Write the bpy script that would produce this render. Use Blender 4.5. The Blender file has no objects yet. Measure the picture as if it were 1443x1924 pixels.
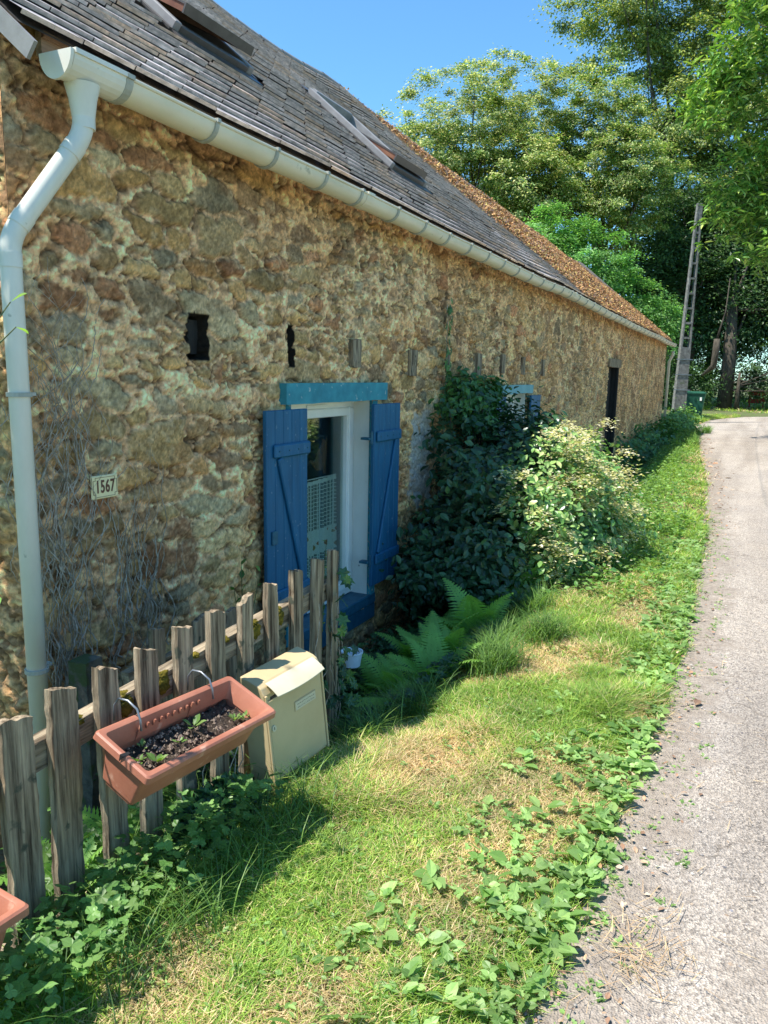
import bpy, math, random
import numpy as np
from mathutils import Vector, Matrix
rng = np.random.default_rng(7); random.seed(7)
R_ = math.radians
scene = bpy.context.scene
# ------------------------------------------------------------------ camera
CAM = np.array([2.5, 0.0, 1.6]); YAW, PITCH, ROLL = R_(25.4), R_(-10.2), R_(1.1)
f_ = Vector((-math.sin(YAW)*math.cos(PITCH), math.cos(YAW)*math.cos(PITCH), math.sin(PITCH)))
r0 = Vector((math.cos(YAW), math.sin(YAW), 0)); u0 = r0.cross(f_)
rr = r0*math.cos(ROLL)+u0*math.sin(ROLL); uu = -r0*math.sin(ROLL)+u0*math.cos(ROLL)
cd = bpy.data.cameras.new('camera'); cam = bpy.data.objects.new('camera', cd); scene.collection.objects.link(cam)
M4 = Matrix((rr, uu, -f_)).transposed().to_4x4(); M4.translation = Vector(CAM); cam.matrix_world = M4
cd.sensor_fit = 'VERTICAL'; cd.sensor_height = 36; cd.lens = 27.04; cd.clip_start = 0.05; cd.clip_end = 2000
scene.camera = cam
# ------------------------------------------------------------------ light
SUNV = Vector((-0.35, -0.36, 1.0)).normalized()           # towards the sun
el = math.asin(SUNV.z); az = math.atan2(SUNV.x, SUNV.y)
W = bpy.data.worlds.new('World'); scene.world = W; W.use_nodes = True
nt = W.node_tree; nt.nodes.clear()
sky = nt.nodes.new('ShaderNodeTexSky'); sky.sky_type = 'NISHITA'; sky.sun_disc = False
sky.sun_elevation = el; sky.sun_rotation = az; sky.air_density = 1.0; sky.dust_density = 0.15; sky.ozone_density = 2.5
bg = nt.nodes.new('ShaderNodeBackground'); bg.inputs[1].default_value = 0.15
wo = nt.nodes.new('ShaderNodeOutputWorld'); tn = nt.nodes.new('ShaderNodeMix'); tn.data_type='RGBA'; tn.blend_type='MULTIPLY'; tn.inputs[0].default_value=1; tn.inputs[7].default_value=(.55,.87,.98,1); nt.links.new(sky.outputs[0],tn.inputs[6]); nt.links.new(tn.outputs[2], bg.inputs[0]); nt.links.new(bg.outputs[0], wo.inputs[0])
ld = bpy.data.lights.new('sun', 'SUN'); ld.energy = 5.0; ld.angle = R_(0.53); ld.color = (1, 0.955, 0.88)
sun = bpy.data.objects.new('sun', ld); scene.collection.objects.link(sun); sun.rotation_euler = SUNV.to_track_quat('Z', 'Y').to_euler()
scene.view_settings.view_transform = 'Standard'; scene.view_settings.look = 'None'
scene.view_settings.exposure = 0.82; scene.view_settings.gamma = 1.0
scene.cycles.max_bounces = 8; scene.cycles.diffuse_bounces = 5; scene.cycles.transparent_max_bounces = 12
col = scene.collection
# ------------------------------------------------------------------ helpers
def tag(o, label=None, cat=None, group=None, kind=None):
    if label: o['label'] = label
    if cat: o['category'] = cat
    if group: o['group'] = group
    if kind: o['kind'] = kind
    return o
def empty(name, loc=(0,0,0), rz=0):
    o = bpy.data.objects.new(name, None); o.location = loc; o.rotation_euler = (0,0,rz); o.empty_display_size = .1
    col.objects.link(o); return o
def link(name, me, mat=None, parent=None):
    o = bpy.data.objects.new(name, me); col.objects.link(o)
    if mat is not None and len(me.materials) == 0: me.materials.append(mat)
    if parent is not None:
        o.parent = parent; o.matrix_parent_inverse = Matrix.Translation(-Vector(parent.location)) if parent.rotation_euler.z == 0 else parent.matrix_basis.inverted()
    return o
def mesh_np(name, V, faces, colr=None, smooth=False):
    """faces: list of int arrays (n,k)."""
    me = bpy.data.meshes.new(name); V = np.asarray(V, np.float32)
    me.vertices.add(len(V)); me.vertices.foreach_set('co', V.ravel())
    fs = [np.asarray(f, np.int32) for f in faces if len(f)]
    nl = sum(f.size for f in fs); nf = sum(len(f) for f in fs)
    me.loops.add(nl); me.loops.foreach_set('vertex_index', np.concatenate([f.ravel() for f in fs]))
    tot = np.concatenate([np.full(len(f), f.shape[1], np.int32) for f in fs]); st = np.concatenate([[0], np.cumsum(tot)[:-1]]).astype(np.int32)
    me.polygons.add(nf); me.polygons.foreach_set('loop_start', st); me.polygons.foreach_set('loop_total', tot)
    me.polygons.foreach_set('use_smooth', np.full(nf, bool(smooth)))
    me.update(calc_edges=True)
    if colr is not None: setcol(me, colr)
    me.validate(clean_customdata=False)
    return me
def unit(a): return a/np.maximum(np.linalg.norm(a,axis=-1,keepdims=True),1e-9)
def setcol(me, c):
    a = me.color_attributes.new('Col', 'FLOAT_COLOR', 'POINT')
    c = np.asarray(c, np.float32)
    if c.shape[1] == 3: c = np.hstack([c, np.ones((len(c),1), np.float32)])
    a.data.foreach_set('color', c.ravel())
class MB:
    def __init__(s): s.v=[]; s.f={}; s.n=0
    def add(s, V, F):
        V=np.asarray(V,float); s.v.append(V)
        for f in F: s.f.setdefault(len(f),[]).append([i+s.n for i in f])
        s.n+=len(V); return s
    def box(s, a, b, M=None, bev=0.0):
        a=np.minimum(a,b)*1.0 if False else np.array(a,float); b=np.array(b,float); lo=np.minimum(a,b); hi=np.maximum(a,b)
        if bev<=0:
            V=np.array([[ (hi if i&1 else lo)[0], (hi if i&2 else lo)[1], (hi if i&4 else lo)[2]] for i in range(8)])
            F=[(0,2,3,1),(4,5,7,6),(0,1,5,4),(2,6,7,3),(0,4,6,2),(1,3,7,5)]
        else:
            e=min(bev, *( (hi-lo)/2.01)); V=[];idx={}
            for i in range(8):
                c=[(hi if i>>k&1 else lo)[k] for k in range(3)]; sg=[1 if i>>k&1 else -1 for k in range(3)]
                for ax in range(3):
                    p=[c[k]-(0 if k==ax else sg[k]*e) for k in range(3)]; idx[i,ax]=len(V); V.append(p)
            V=np.array(V); F=[]
            q=[0,1,3,2]
            for ax in range(3):
                o=[(ax+1)%3,(ax+2)%3]
                for side in (0,1):
                    ids=[]
                    for (p,r) in ((0,0),(1,0),(1,1),(0,1)): ids.append(idx[(side<<ax)|(p<<o[0])|(r<<o[1]),ax])
                    F.append(ids if side else ids[::-1])
                for (p,r) in ((0,0),(1,0),(1,1),(0,1)):
                    i0=(p<<o[0])|(r<<o[1]); i1=i0|(1<<ax)
                    qd=[idx[i0,o[0]],idx[i0,o[1]],idx[i1,o[1]],idx[i1,o[0]]]
                    F.append(qd if p==r else qd[::-1])
            for i in range(8):
                t=[idx[i,0],idx[i,1],idx[i,2]]; F.append(t if bin(i).count('1')%2 else t[::-1])
        if M is not None: V=np.array([M@Vector(v) for v in V])
        return s.add(V,F)
    def tube(s, pts, r, n=10, caps=True, arc=None):
        pts=[Vector(p) for p in pts]; rs=r if hasattr(r,'__len__') else [r]*len(pts)
        V=[];prev=None
        for i,p in enumerate(pts):
            t=(pts[min(i+1,len(pts)-1)]-pts[max(i-1,0)]).normalized()
            if prev is None: a=t.orthogonal().normalized()
            else: a=(prev-t*prev.dot(t)).normalized()
            prev=a; b=t.cross(a)
            for k in range(n):
                th=2*math.pi*k/n; V.append(p+(a*math.cos(th)+b*math.sin(th))*rs[i])
        F=[]
        for i in range(len(pts)-1):
            for k in range(n):
                k2=(k+1)%n; F.append((i*n+k,i*n+k2,(i+1)*n+k2,(i+1)*n+k))
        if caps: F.append(tuple(range(n))[::-1]); F.append(tuple((len(pts)-1)*n+k for k in range(n)))
        return s.add(V,F)
    def mesh(s, name, smooth=False):
        return mesh_np(name, np.vstack(s.v), list(s.f.values()), smooth=smooth)
    def build(s, name, mat, parent=None, smooth=False, M=None):
        me=s.mesh(name,smooth)
        if M is not None: me.transform(M)
        return link(name, me, mat, parent)
def autosmooth(me, ang=40):
    try: me.set_sharp_from_angle(angle=R_(ang))
    except Exception: pass
# numpy value noise
def vnoise(p, seed=0):
    p=np.asarray(p,float); d=p.shape[-1]; i=np.floor(p).astype(np.int64); f=p-i; f=f*f*(3-2*f); out=0
    for c in range(1<<d):
        w=1.0; h=np.full(p.shape[:-1], seed*7919+13, np.int64)
        for k in range(d):
            b=(c>>k)&1; w=w*(f[...,k] if b else 1-f[...,k]); h=(h*73856093) ^ ((i[...,k]+b)*19349663+k*83492791)
            h=(h ^ (h>>13))&0x7fffffff
        h=(h*1274126177)&0x7fffffff; h=(h^(h>>15))&0x7fffffff; h=(h*60493)&0x7fffffff
        out=out+w*(h/0x7fffffff)
    return out
def fbm(p, o=3, seed=0):
    p=np.asarray(p,float); s=0;a=.5;t=0
    for k in range(o): s=s+a*vnoise(p*(2**k),seed+k); t+=a; a*=.5
    return s/t
def sstep(a,b,x): t=np.clip((x-a)/(b-a),0,1); return t*t*(3-2*t)
def hash2(i,j,k):
    h=(i*374761393+j*668265263+k*974711+12345)&0x7fffffff; h=((h^(h>>13))*1274126177)&0x7fffffff; return ((h^(h>>16))&0xffffff)/0xffffff
# ------------------------------------------------------------------ materials
def newmat(name):
    m=bpy.data.materials.new(name); m.use_nodes=True; nt=m.node_tree
    return m, nt, nt.nodes['Principled BSDF']
def N(nt,t,**k):
    n=nt.nodes.new(t)
    for a,b in k.items(): setattr(n,a,b)
    return n
def mat(name, c1, c2=None, rough=.7, scale=8, stretch=(1,1,1), bump=.2, bscale=None, metal=0, dist=.01, ramp=(.35,.65), detail=6, attr=False, trans=0, spots=None, spec=.4, coat=0):
    m,nt,b=newmat(name); L=nt.links
    tc=N(nt,'ShaderNodeTexCoord'); mp=N(nt,'ShaderNodeMapping'); mp.inputs['Scale'].default_value=stretch; L.new(tc.outputs['Object'],mp.inputs[0])
    no=N(nt,'ShaderNodeTexNoise'); no.inputs['Scale'].default_value=scale; no.inputs['Detail'].default_value=detail; no.inputs['Roughness'].default_value=.65; L.new(mp.outputs[0],no.inputs[0])
    cr=N(nt,'ShaderNodeValToRGB'); cr.color_ramp.elements[0].position=ramp[0]; cr.color_ramp.elements[1].position=ramp[1]
    c2=c2 or c1
    cr.color_ramp.elements[0].color=(*c1,1); cr.color_ramp.elements[1].color=(*c2,1); L.new(no.outputs[0],cr.inputs[0]); out=cr.outputs[0]
    if attr:
        at=N(nt,'ShaderNodeAttribute'); at.attribute_name='Col'; mx=N(nt,'ShaderNodeMix',data_type='RGBA',blend_type='MULTIPLY'); mx.inputs[0].default_value=1
        L.new(at.outputs['Color'],mx.inputs[6]); L.new(out,mx.inputs[7]); out=mx.outputs[2]
    if spots:
        sc_,thr,sc=spots; n2=N(nt,'ShaderNodeTexNoise'); n2.inputs['Scale'].default_value=sc; n2.inputs['Detail'].default_value=5; L.new(tc.outputs['Object'],n2.inputs[0])
        r2=N(nt,'ShaderNodeValToRGB'); r2.color_ramp.elements[0].position=thr; r2.color_ramp.elements[1].position=thr+.06; L.new(n2.outputs[0],r2.inputs[0])
        mx=N(nt,'ShaderNodeMix',data_type='RGBA'); L.new(r2.outputs[0],mx.inputs[0]); L.new(out,mx.inputs[6]); mx.inputs[7].default_value=(*sc_,1); out=mx.outputs[2]
    L.new(out,b.inputs['Base Color']); b.inputs['Roughness'].default_value=rough; b.inputs['Metallic'].default_value=metal; b.inputs['Specular IOR Level'].default_value=spec
    if coat: b.inputs['Coat Weight'].default_value=coat
    if bump:
        n3=N(nt,'ShaderNodeTexNoise'); n3.inputs['Scale'].default_value=bscale or scale*3; n3.inputs['Detail'].default_value=6; n3.inputs['Roughness'].default_value=.7; L.new(mp.outputs[0],n3.inputs[0])
        bu=N(nt,'ShaderNodeBump'); bu.inputs['Strength'].default_value=bump; bu.inputs['Distance'].default_value=dist; L.new(n3.outputs[0],bu.inputs['Height']); L.new(bu.outputs[0],b.inputs['Normal'])
    if trans:
        tr=N(nt,'ShaderNodeBsdfTranslucent'); hs=N(nt,'ShaderNodeHueSaturation'); hs.inputs['Saturation'].default_value=1.15; hs.inputs['Value'].default_value=1.5; hs.inputs['Hue'].default_value=.49
        L.new(out,hs.inputs['Color']); L.new(hs.outputs[0],tr.inputs[0]); ms=N(nt,'ShaderNodeMixShader'); ms.inputs[0].default_value=trans
        L.new(b.outputs[0],ms.inputs[1]); L.new(tr.outputs[0],ms.inputs[2]); L.new(ms.outputs[0],nt.nodes['Material Output'].inputs[0])
    return m
W1=(1,1,1)
M_wall=mat('stone_wall',(.60,.58,.54),(1.42,1.38,1.34),rough=.92,scale=45,bump=.9,bscale=70,dist=.012,attr=True,spec=.15,ramp=(.3,.7))
M_slate=mat('roof_covering',(.6,.6,.6),(1.25,1.22,1.2),rough=.62,scale=30,stretch=(1,.6,1),bump=.35,bscale=60,dist=.004,attr=True,spec=.4)
M_leaf=mat('foliage',(.8,.8,.75),(1.25,1.2,1.2),rough=.45,scale=3,bump=0,attr=True,trans=.42,spec=.45)
M_leafg=mat('glossy_foliage',(.7,.75,.7),(1.2,1.2,1.2),rough=.33,scale=12,bump=0,attr=True,trans=.22,spec=.5)
M_grass=mat('grass_blades',(.75,.78,.75),(1.2,1.15,1.1),rough=.5,scale=2.5,bump=0,attr=True,trans=.35,spec=.35)
M_bark=mat('bark',(.035,.028,.02),(.11,.09,.065),rough=.9,scale=14,stretch=(1,1,.25),bump=.9,dist=.03)
M_soilg=mat('ground_soil',(.07,.06,.03),(.20,.16,.08),rough=.95,scale=6,bump=.8,bscale=50,dist=.02,spots=((.09,.14,.035),.45,3))
M_oldwood=mat('weathered_wood',(.075,.052,.034),(.54,.42,.28),rough=.9,scale=26,stretch=(1.8,1.8,.09),bump=1.0,bscale=40,dist=.01,ramp=(.36,.66),spots=((.10,.10,.07),.62,14),spec=.15)
M_railwood=mat('weathered_rail_wood',(.10,.075,.05),(.48,.39,.27),rough=.9,scale=20,stretch=(1.6,.12,1.6),bump=1.0,bscale=40,dist=.01,ramp=(.38,.64),spec=.15)
M_fascia=mat('fascia_board',(.13,.075,.04),(.30,.19,.115),rough=.85,scale=16,stretch=(1.5,.1,2.5),bump=.5,bscale=30,dist=.004)
M_pvc=mat('cream_plastic',(.68,.61,.46),(.78,.71,.56),rough=.42,scale=5,stretch=(1,.4,1),bump=.05,spots=((.30,.29,.20),.66,9),spec=.45)
M_pipe=mat('grey_white_plastic',(.66,.63,.54),(.76,.73,.64),rough=.35,scale=5,stretch=(1,1,.4),bump=.04,spots=((.33,.34,.27),.7,16),spec=.5)
M_brk=mat('gutter_bracket_grey',(.34,.34,.29),(.45,.45,.39),rough=.5,scale=20,bump=.1)
M_dullstone=mat('mossy_dark_stone',(.045,.045,.04),(.12,.12,.10),rough=1,scale=14,bump=.8,bscale=50,dist=.01,spots=((.05,.07,.025),.5,9))
M_moss=mat('moss',(.08,.075,.012),(.34,.26,.04),rough=1,scale=30,bump=1,bscale=120,dist=.02,spec=.1)
M_terra=mat('terracotta_plastic',(.33,.12,.075),(.43,.175,.11),rough=.5,scale=6,bump=.12,bscale=40,spots=((.50,.27,.19),.63,12),spec=.35)
M_pot=mat('potting_soil',(.018,.012,.008),(.12,.085,.06),rough=1,scale=60,bump=1,bscale=90,dist=.02,spots=((.35,.30,.25),.66,85))
M_mail=mat('beige_painted_metal',(.50,.385,.21),(.58,.45,.25),rough=.42,scale=4,bump=.05,spots=((.40,.33,.19),.72,22),spec=.45)
M_mail2=mat('cream_flap',(.56,.50,.34),(.64,.58,.42),rough=.4,scale=4,bump=.04)
M_blue=mat('blue_paint',(.007,.085,.18),(.015,.135,.265),rough=.55,scale=9,stretch=(2.5,2.5,.25),bump=.5,bscale=40,dist=.003,ramp=(.3,.7),spots=((.12,.22,.30),.655,34),spec=.4)
M_blueh=mat('blue_iron',(.014,.08,.13),(.03,.13,.19),rough=.5,scale=20,bump=.2)
M_turq=mat('turquoise_paint',(.03,.21,.27),(.055,.32,.38),rough=.7,scale=7,bump=.5,bscale=40,dist=.005,spots=((.42,.52,.50),.66,26))
M_soilc=mat('pale_soil_crumbs',(.10,.07,.05),(.34,.27,.21),rough=1,scale=200,bump=.3)
M_turqp=mat('pale_turquoise_paint',(.16,.36,.38),(.22,.44,.46),rough=.7,scale=7,bump=.4,bscale=40,dist=.005,spots=((.42,.52,.50),.68,26))
M_white=mat('white_window_frame',(.82,.80,.75),(.88,.86,.81),rough=.35,scale=5,bump=.03,spec=.5)
M_wpaint=mat('peeling_white_paint',(.76,.73,.66),(.84,.81,.74),rough=.6,scale=6,stretch=(1,1,.4),bump=.4,bscale=30,dist=.004,spots=((.35,.32,.27),.70,18))
M_dark=mat('dark_metal_cladding',(.055,.05,.048),(.085,.078,.073),rough=.4,scale=10,bump=.05,metal=.0,spec=.5)
M_grey=mat('grey_metal_cladding',(.20,.195,.195),(.27,.265,.26),rough=.5,scale=10,bump=.05,metal=.0)
M_redwood=mat('varnished_wood',(.13,.045,.025),(.24,.10,.05),rough=.5,scale=14,stretch=(.4,2,.4),bump=.1)
M_plaque=mat('cream_enamel',(.80,.68,.36),(.86,.74,.42),rough=.35,scale=10,bump=.02)
M_brown=mat('brown_enamel',(.10,.035,.02),(.14,.05,.03),rough=.4,scale=10,bump=0)
M_concrete=mat('weathered_concrete',(.10,.098,.09),(.25,.24,.22),rough=.9,scale=9,bump=.5,bscale=50,dist=.01,spots=((.13,.14,.10),.62,5))
M_bin=mat('green_bin_plastic',(.012,.075,.045),(.02,.10,.06),rough=.45,scale=6,bump=.05)
M_rubber=mat('black_rubber',(.012,.012,.012),(.03,.03,.03),rough=.6,bump=.1)
M_black=mat('dark_wood_hole_shade',(.010,.009,.008),(.030,.026,.022),rough=.8,scale=20,stretch=(1,1,.2),bump=.3)
M_vine=mat('dried_vine',(.24,.19,.13),(.56,.49,.40),rough=.9,scale=30,bump=.4)
M_stem=mat('green_stem',(.08,.10,.03),(.13,.15,.05),rough=.7,bump=0)
M_litter=mat('dead_leaves',(.7,.65,.6),(1.2,1.2,1.2),rough=.85,scale=30,bump=.3,attr=True,spec=.2)
M_wire=mat('cable_rubber',(.02,.02,.02),(.03,.03,.03),bump=0)
M_hook=mat('grey_steel_hook',(.22,.24,.26),(.3,.32,.34),rough=.4,metal=.6,bump=0)
M_red=mat('red_paint',(.5,.03,.02),(.6,.05,.03),bump=0,rough=.4)
M_light=mat('white_plastic_film',(.6,.66,.72),(.75,.8,.85),rough=.4,scale=12,bump=.2)
M_room=mat('interior_plaster',(.20,.20,.20),(.24,.24,.24),bump=.05)
M_cat=mat('brown_cat_print',(.13,.06,.03),(.26,.13,.06),scale=25,bump=.1)
def glass(name, refl=.0, tint=(.8,.86,.84), alpha=.8):
    m,nt,b=newmat(name); L=nt.links; g=N(nt,'ShaderNodeBsdfGlossy'); g.inputs['Roughness'].default_value=.02; g.inputs[0].default_value=(.95,1,.98,1)
    t=N(nt,'ShaderNodeBsdfTransparent'); t.inputs[0].default_value=(*tint,1); fr=N(nt,'ShaderNodeLayerWeight'); fr.inputs[0].default_value=.5; pw=N(nt,'ShaderNodeMath',operation='POWER'); pw.inputs[1].default_value=3.6; L.new(fr.outputs['Facing'],pw.inputs[0])
    ma=N(nt,'ShaderNodeMath',operation='MULTIPLY_ADD'); ma.inputs[1].default_value=.9; ma.inputs[2].default_value=.03+refl; ma.use_clamp=True
    L.new(pw.outputs[0],ma.inputs[0]); ms=N(nt,'ShaderNodeMixShader'); L.new(ma.outputs[0],ms.inputs[0]); L.new(t.outputs[0],ms.inputs[1]); L.new(g.outputs[0],ms.inputs[2])
    L.new(ms.outputs[0],nt.nodes['Material Output'].inputs[0]); return m
M_glass=glass('window_glass',.03); M_glass2=glass('skylight_glass',.62,(.55,.65,.6))
# ------------------------------------------------------------------ terrain
XE_Y=np.array([-30,-2,1.7,3,5,8.7,13.6,20,29,34,38.5,60]); XE_X=np.array([1.9,2.08,2.14,2.22,2.25,2.15,1.91,1.35,.65,.9,2.2,2.2])
def xe(Y): return np.interp(Y,XE_Y,XE_X)
def gz(x,Y):
    x=np.asarray(x,float);Y=np.asarray(Y,float)
    E=xe(Y); e=np.where(E-x>0,(E-x)/np.maximum(E,.3)*2.2,0)
    e=np.where(Y>30,np.maximum(E-x,0),e)
    a0=1.0-.3*sstep(2,3.5,Y); s=sstep(a0,a0+1.35,e); amp=.6*(1-sstep(24.5,29,Y))*(1-.7*sstep(0,-3,Y))
    amp=np.where((x<-.1)&(Y<2.1),amp*.8,amp)
    z=-s*amp+.025*sstep(.05,.4,e)
    z=z+.035*(fbm(np.stack([x*1.5,Y*1.5],-1),3,5)-.5)*sstep(0,.5,e)
    far=sstep(44,75,Y); z=z+far*.4*fbm(np.stack([x*.03,Y*.03],-1),2,9)
    return z-.012*(e<=0)
def axis(parts):
    o=[]
    for a,b,s in parts: o.append(np.arange(a,b,s))
    o.append([parts[-1][1]]); return np.concatenate(o)
gx=axis([(-160,-20,10),(-20,-1,1),(-1,3,.06),(3,10,.5),(10,30,2.5),(30,160,10)]); gy=axis([(-60,-5,5),(-5,0,.5),(0,12,.07),(12,45,.25),(45,80,2.5),(80,420,20)])
X,Y=np.meshgrid(gx,gy); Z=gz(X,Y); nx,ny=len(gx),len(gy)
def gridfaces(nx,ny):
    i=np.arange(nx-1)[None,:]+np.arange(ny-1)[:,None]*nx
    return np.stack([i,i+1,i+1+nx,i+nx],-1).reshape(-1,4)
ground=link('ground',mesh_np('ground',np.stack([X,Y,Z],-1).reshape(-1,3),[gridfaces(nx,ny)],smooth=True),M_soilg); tag(ground,kind='structure')
# road
Lp=[(1.9,-30),(2.08,-2),(2.14,1.7),(2.22,3),(2.25,5),(2.15,8.7),(1.91,13.6),(1.35,20),(.65,29),(.9,34),(2.2,38.5),(5,41),(10,42.8),(22,44),(60,46)]
Rp=[(6.6,-30),(6.5,-2),(6.3,2),(6.3,3.5),(6.2,6),(6.1,9.5),(5.9,14),(5.5,20),(5.2,26),(5.7,30),(7.2,33),(10,35.5),(14,37),(24,38.3),(61,41)]
def cr(P,n):
    P=np.array(P,float); out=[]
    for i in range(len(P)-1):
        p0,p1,p2,p3=P[max(i-1,0)],P[i],P[i+1],P[min(i+2,len(P)-1)]
        L=max(2,int(np.linalg.norm(p2-p1)/n[i])); t=np.linspace(0,1,L,endpoint=False)[:,None]
        out.append(p1+ (p2-p1)*t if i==0 else .5*((2*p1)+(p2-p0)*t+(2*p0-5*p1+4*p2-p3)*t*t+(3*p1-p0-3*p2+p3)*t**3))
    out.append(P[-1:]); return np.vstack(out)
def ribbon_steps(P): 
    return [2 if p[1]<-3 else .06 if p[1]<8 else .15 if p[1]<16 else .4 for p in P]
# same parameter count for both edges
def sample(P,ts):
    P=np.array(P,float); k=np.arange(len(P)); return np.stack([np.interp(ts,k,P[:,0]),np.interp(ts,k,P[:,1])],-1)
ts=np.concatenate([np.linspace(i,i+1,m,endpoint=False) for i,m in enumerate([8,60,40,40,50,45,30,20,16,16,16,16,10,6])]+[[14]])
def smoothed(P,ts):
    a=sample(P,ts-.25);b=sample(P,ts+.25);c=sample(P,ts); return (a+b+2*c)/4
Le,Re=smoothed(Lp,np.clip(ts,0,14)),smoothed(Rp,np.clip(ts,0,14))
us=np.concatenate([np.linspace(0,.25,26),np.linspace(.27,1,30)]); 
Pn=Le[:,None,:]*(1-us)[None,:,None]+Re[:,None,:]*us[None,:,None]
wid=np.linalg.norm(Re-Le,axis=1)[:,None]
edge=np.stack([Pn[...,0],Pn[...,1]],-1)
wob=(fbm(edge*3,3,21)-.5)*.22*np.exp(-us*12)[None,:]
Pn[...,0]+=wob-.03*np.exp(-us*40)[None,:]
dl=us[None,:]*wid
zr=.006+.022*np.sin(np.pi*np.clip(us,0,1))[None,:]+.006*(fbm(edge*1.2,2,31)-.5)-.012*np.exp(-dl*14)
V=np.dstack([Pn,np.broadcast_to(zr,Pn.shape[:2])]).reshape(-1,3)
def road_mat():
    m,nt,b=newmat('worn_asphalt'); L=nt.links; tc=N(nt,'ShaderNodeTexCoord'); at=N(nt,'ShaderNodeAttribute'); at.attribute_name='Col'
    def noise(s,d=6,r=.6):
        n=N(nt,'ShaderNodeTexNoise'); n.inputs['Scale'].default_value=s; n.inputs['Detail'].default_value=d; n.inputs['Roughness'].default_value=r; L.new(tc.outputs['Object'],n.inputs[0]); return n.outputs[0]
    def ramp(i,*st):
        c=N(nt,'ShaderNodeValToRGB'); 
        while len(c.color_ramp.elements)<len(st): c.color_ramp.elements.new(.5)
        for e,(p,k) in zip(c.color_ramp.elements,st): e.position=p; e.color=(*k,1)
        L.new(i,c.inputs[0]); return c.outputs[0]
    def mix(f,a,b2,mode='MIX'):
        x=N(nt,'ShaderNodeMix',data_type='RGBA',blend_type=mode)
        if hasattr(f,'links') : L.new(f,x.inputs[0])
        else: x.inputs[0].default_value=f
        L.new(a,x.inputs[6]); L.new(b2,x.inputs[7]); return x.outputs[2]
    vo=N(nt,'ShaderNodeTexVoronoi'); vo.inputs['Scale'].default_value=150; L.new(tc.outputs['Object'],vo.inputs[0])
    stones=ramp(vo.outputs['Color'],(.15,(.22,.195,.17)),(.5,(.41,.365,.315)),(.85,(.56,.50,.43)))
    vo2=N(nt,'ShaderNodeTexVoronoi'); vo2.inputs['Scale'].default_value=72; L.new(tc.outputs['Object'],vo2.inputs[0])
    big=ramp(vo2.outputs['Color'],(.2,(.78,.78,.79)),(.8,(1.1,1.07,1.03)))
    asp=mix(.55,stones,big,'MULTIPLY')
    patch=ramp(noise(.9,5),(.35,(.86,.86,.87)),(.65,(1.1,1.08,1.05)))
    asp=mix(.8,asp,patch,'MULTIPLY')
    mpp=N(nt,'ShaderNodeMapping'); mpp.inputs['Scale'].default_value=(2.2,.16,1); L.new(tc.outputs['Object'],mpp.inputs[0]); nn=N(nt,'ShaderNodeTexNoise'); nn.inputs['Scale'].default_value=1; nn.inputs['Detail'].default_value=6; L.new(mpp.outputs[0],nn.inputs[0])
    asp=mix(.9,asp,ramp(nn.outputs[0],(.38,(.80,.77,.74)),(.60,(1.1,1.08,1.06))),'MULTIPLY')
    vc=N(nt,'ShaderNodeTexVoronoi',feature='DISTANCE_TO_EDGE'); vc.inputs['Scale'].default_value=.9; wn=N(nt,'ShaderNodeTexNoise'); wn.inputs['Scale'].default_value=3; wn.inputs['Detail'].default_value=8; L.new(tc.outputs['Object'],wn.inputs[0]); wm=N(nt,'ShaderNodeMix',data_type='RGBA'); wm.inputs[0].default_value=.35; L.new(tc.outputs['Object'],wm.inputs[6]); L.new(wn.outputs['Color'],wm.inputs[7]); L.new(wm.outputs[2],vc.inputs[0])
    asp=mix(.8,asp,ramp(vc.outputs['Distance'],(.0,(.62,.60,.58)),(.006,(1,1,1))),'MULTIPLY')
    dirt=ramp(noise(35,8,.75),(.3,(.19,.155,.125)),(.7,(.44,.37,.30)))
    sep=N(nt,'ShaderNodeSeparateColor'); L.new(at.outputs['Color'],sep.inputs[0])
    ad=N(nt,'ShaderNodeMath',operation='ADD'); L.new(sep.outputs[0],ad.inputs[0]); 
    s2=N(nt,'ShaderNodeMath',operation='MULTIPLY_ADD'); s2.inputs[1].default_value=1.7; s2.inputs[2].default_value=-.88; L.new(noise(5,8,.7),s2.inputs[0]); L.new(s2.outputs[0],ad.inputs[1])
    fac=ramp(ad.outputs[0],(.35,(0,0,0)),(.68,(1,1,1)))
    rgb=N(nt,'ShaderNodeRGBToBW'); L.new(fac,rgb.inputs[0]); out=mix(rgb.outputs[0],asp,dirt)
    L.new(out,b.inputs['Base Color']); b.inputs['Roughness'].default_value=.9; b.inputs['Specular IOR Level'].default_value=.25
    bu=N(nt,'ShaderNodeBump'); bu.inputs['Strength'].default_value=.8; bu.inputs['Distance'].default_value=.008; L.new(vo.outputs['Distance'],bu.inputs['Height'])
    bu2=N(nt,'ShaderNodeBump'); bu2.inputs['Strength'].default_value=.5; bu2.inputs['Distance'].default_value=.02; L.new(noise(28,7,.7),bu2.inputs['Height']); L.new(bu.outputs[0],bu2.inputs['Normal']); L.new(bu2.outputs[0],b.inputs['Normal']); return m
dirtv=np.broadcast_to(np.clip(1.05-dl/.50,0,1)*.9+.8*sstep(.0,.9,np.broadcast_to(dl,dl.shape)-2.6)*0,Pn.shape[:2]).copy()
# a worn dirt patch in the middle of the lane further on
dirtv=np.maximum(dirtv,.8*np.exp(-((Pn[...,0]-3.6)/.8)**2-((Pn[...,1]-26)/5)**2))
dirtv=np.maximum(dirtv,.62*np.exp(-((Pn[...,0]-2.75)/.25)**2-((Pn[...,1]-2.0)/.5)**2))
c=np.repeat(dirtv.reshape(-1,1),3,1)
road=link('road',mesh_np('road',V,[gridfaces(len(us),len(ts))],c,smooth=True),road_mat()); tag(road,kind='structure')
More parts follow.
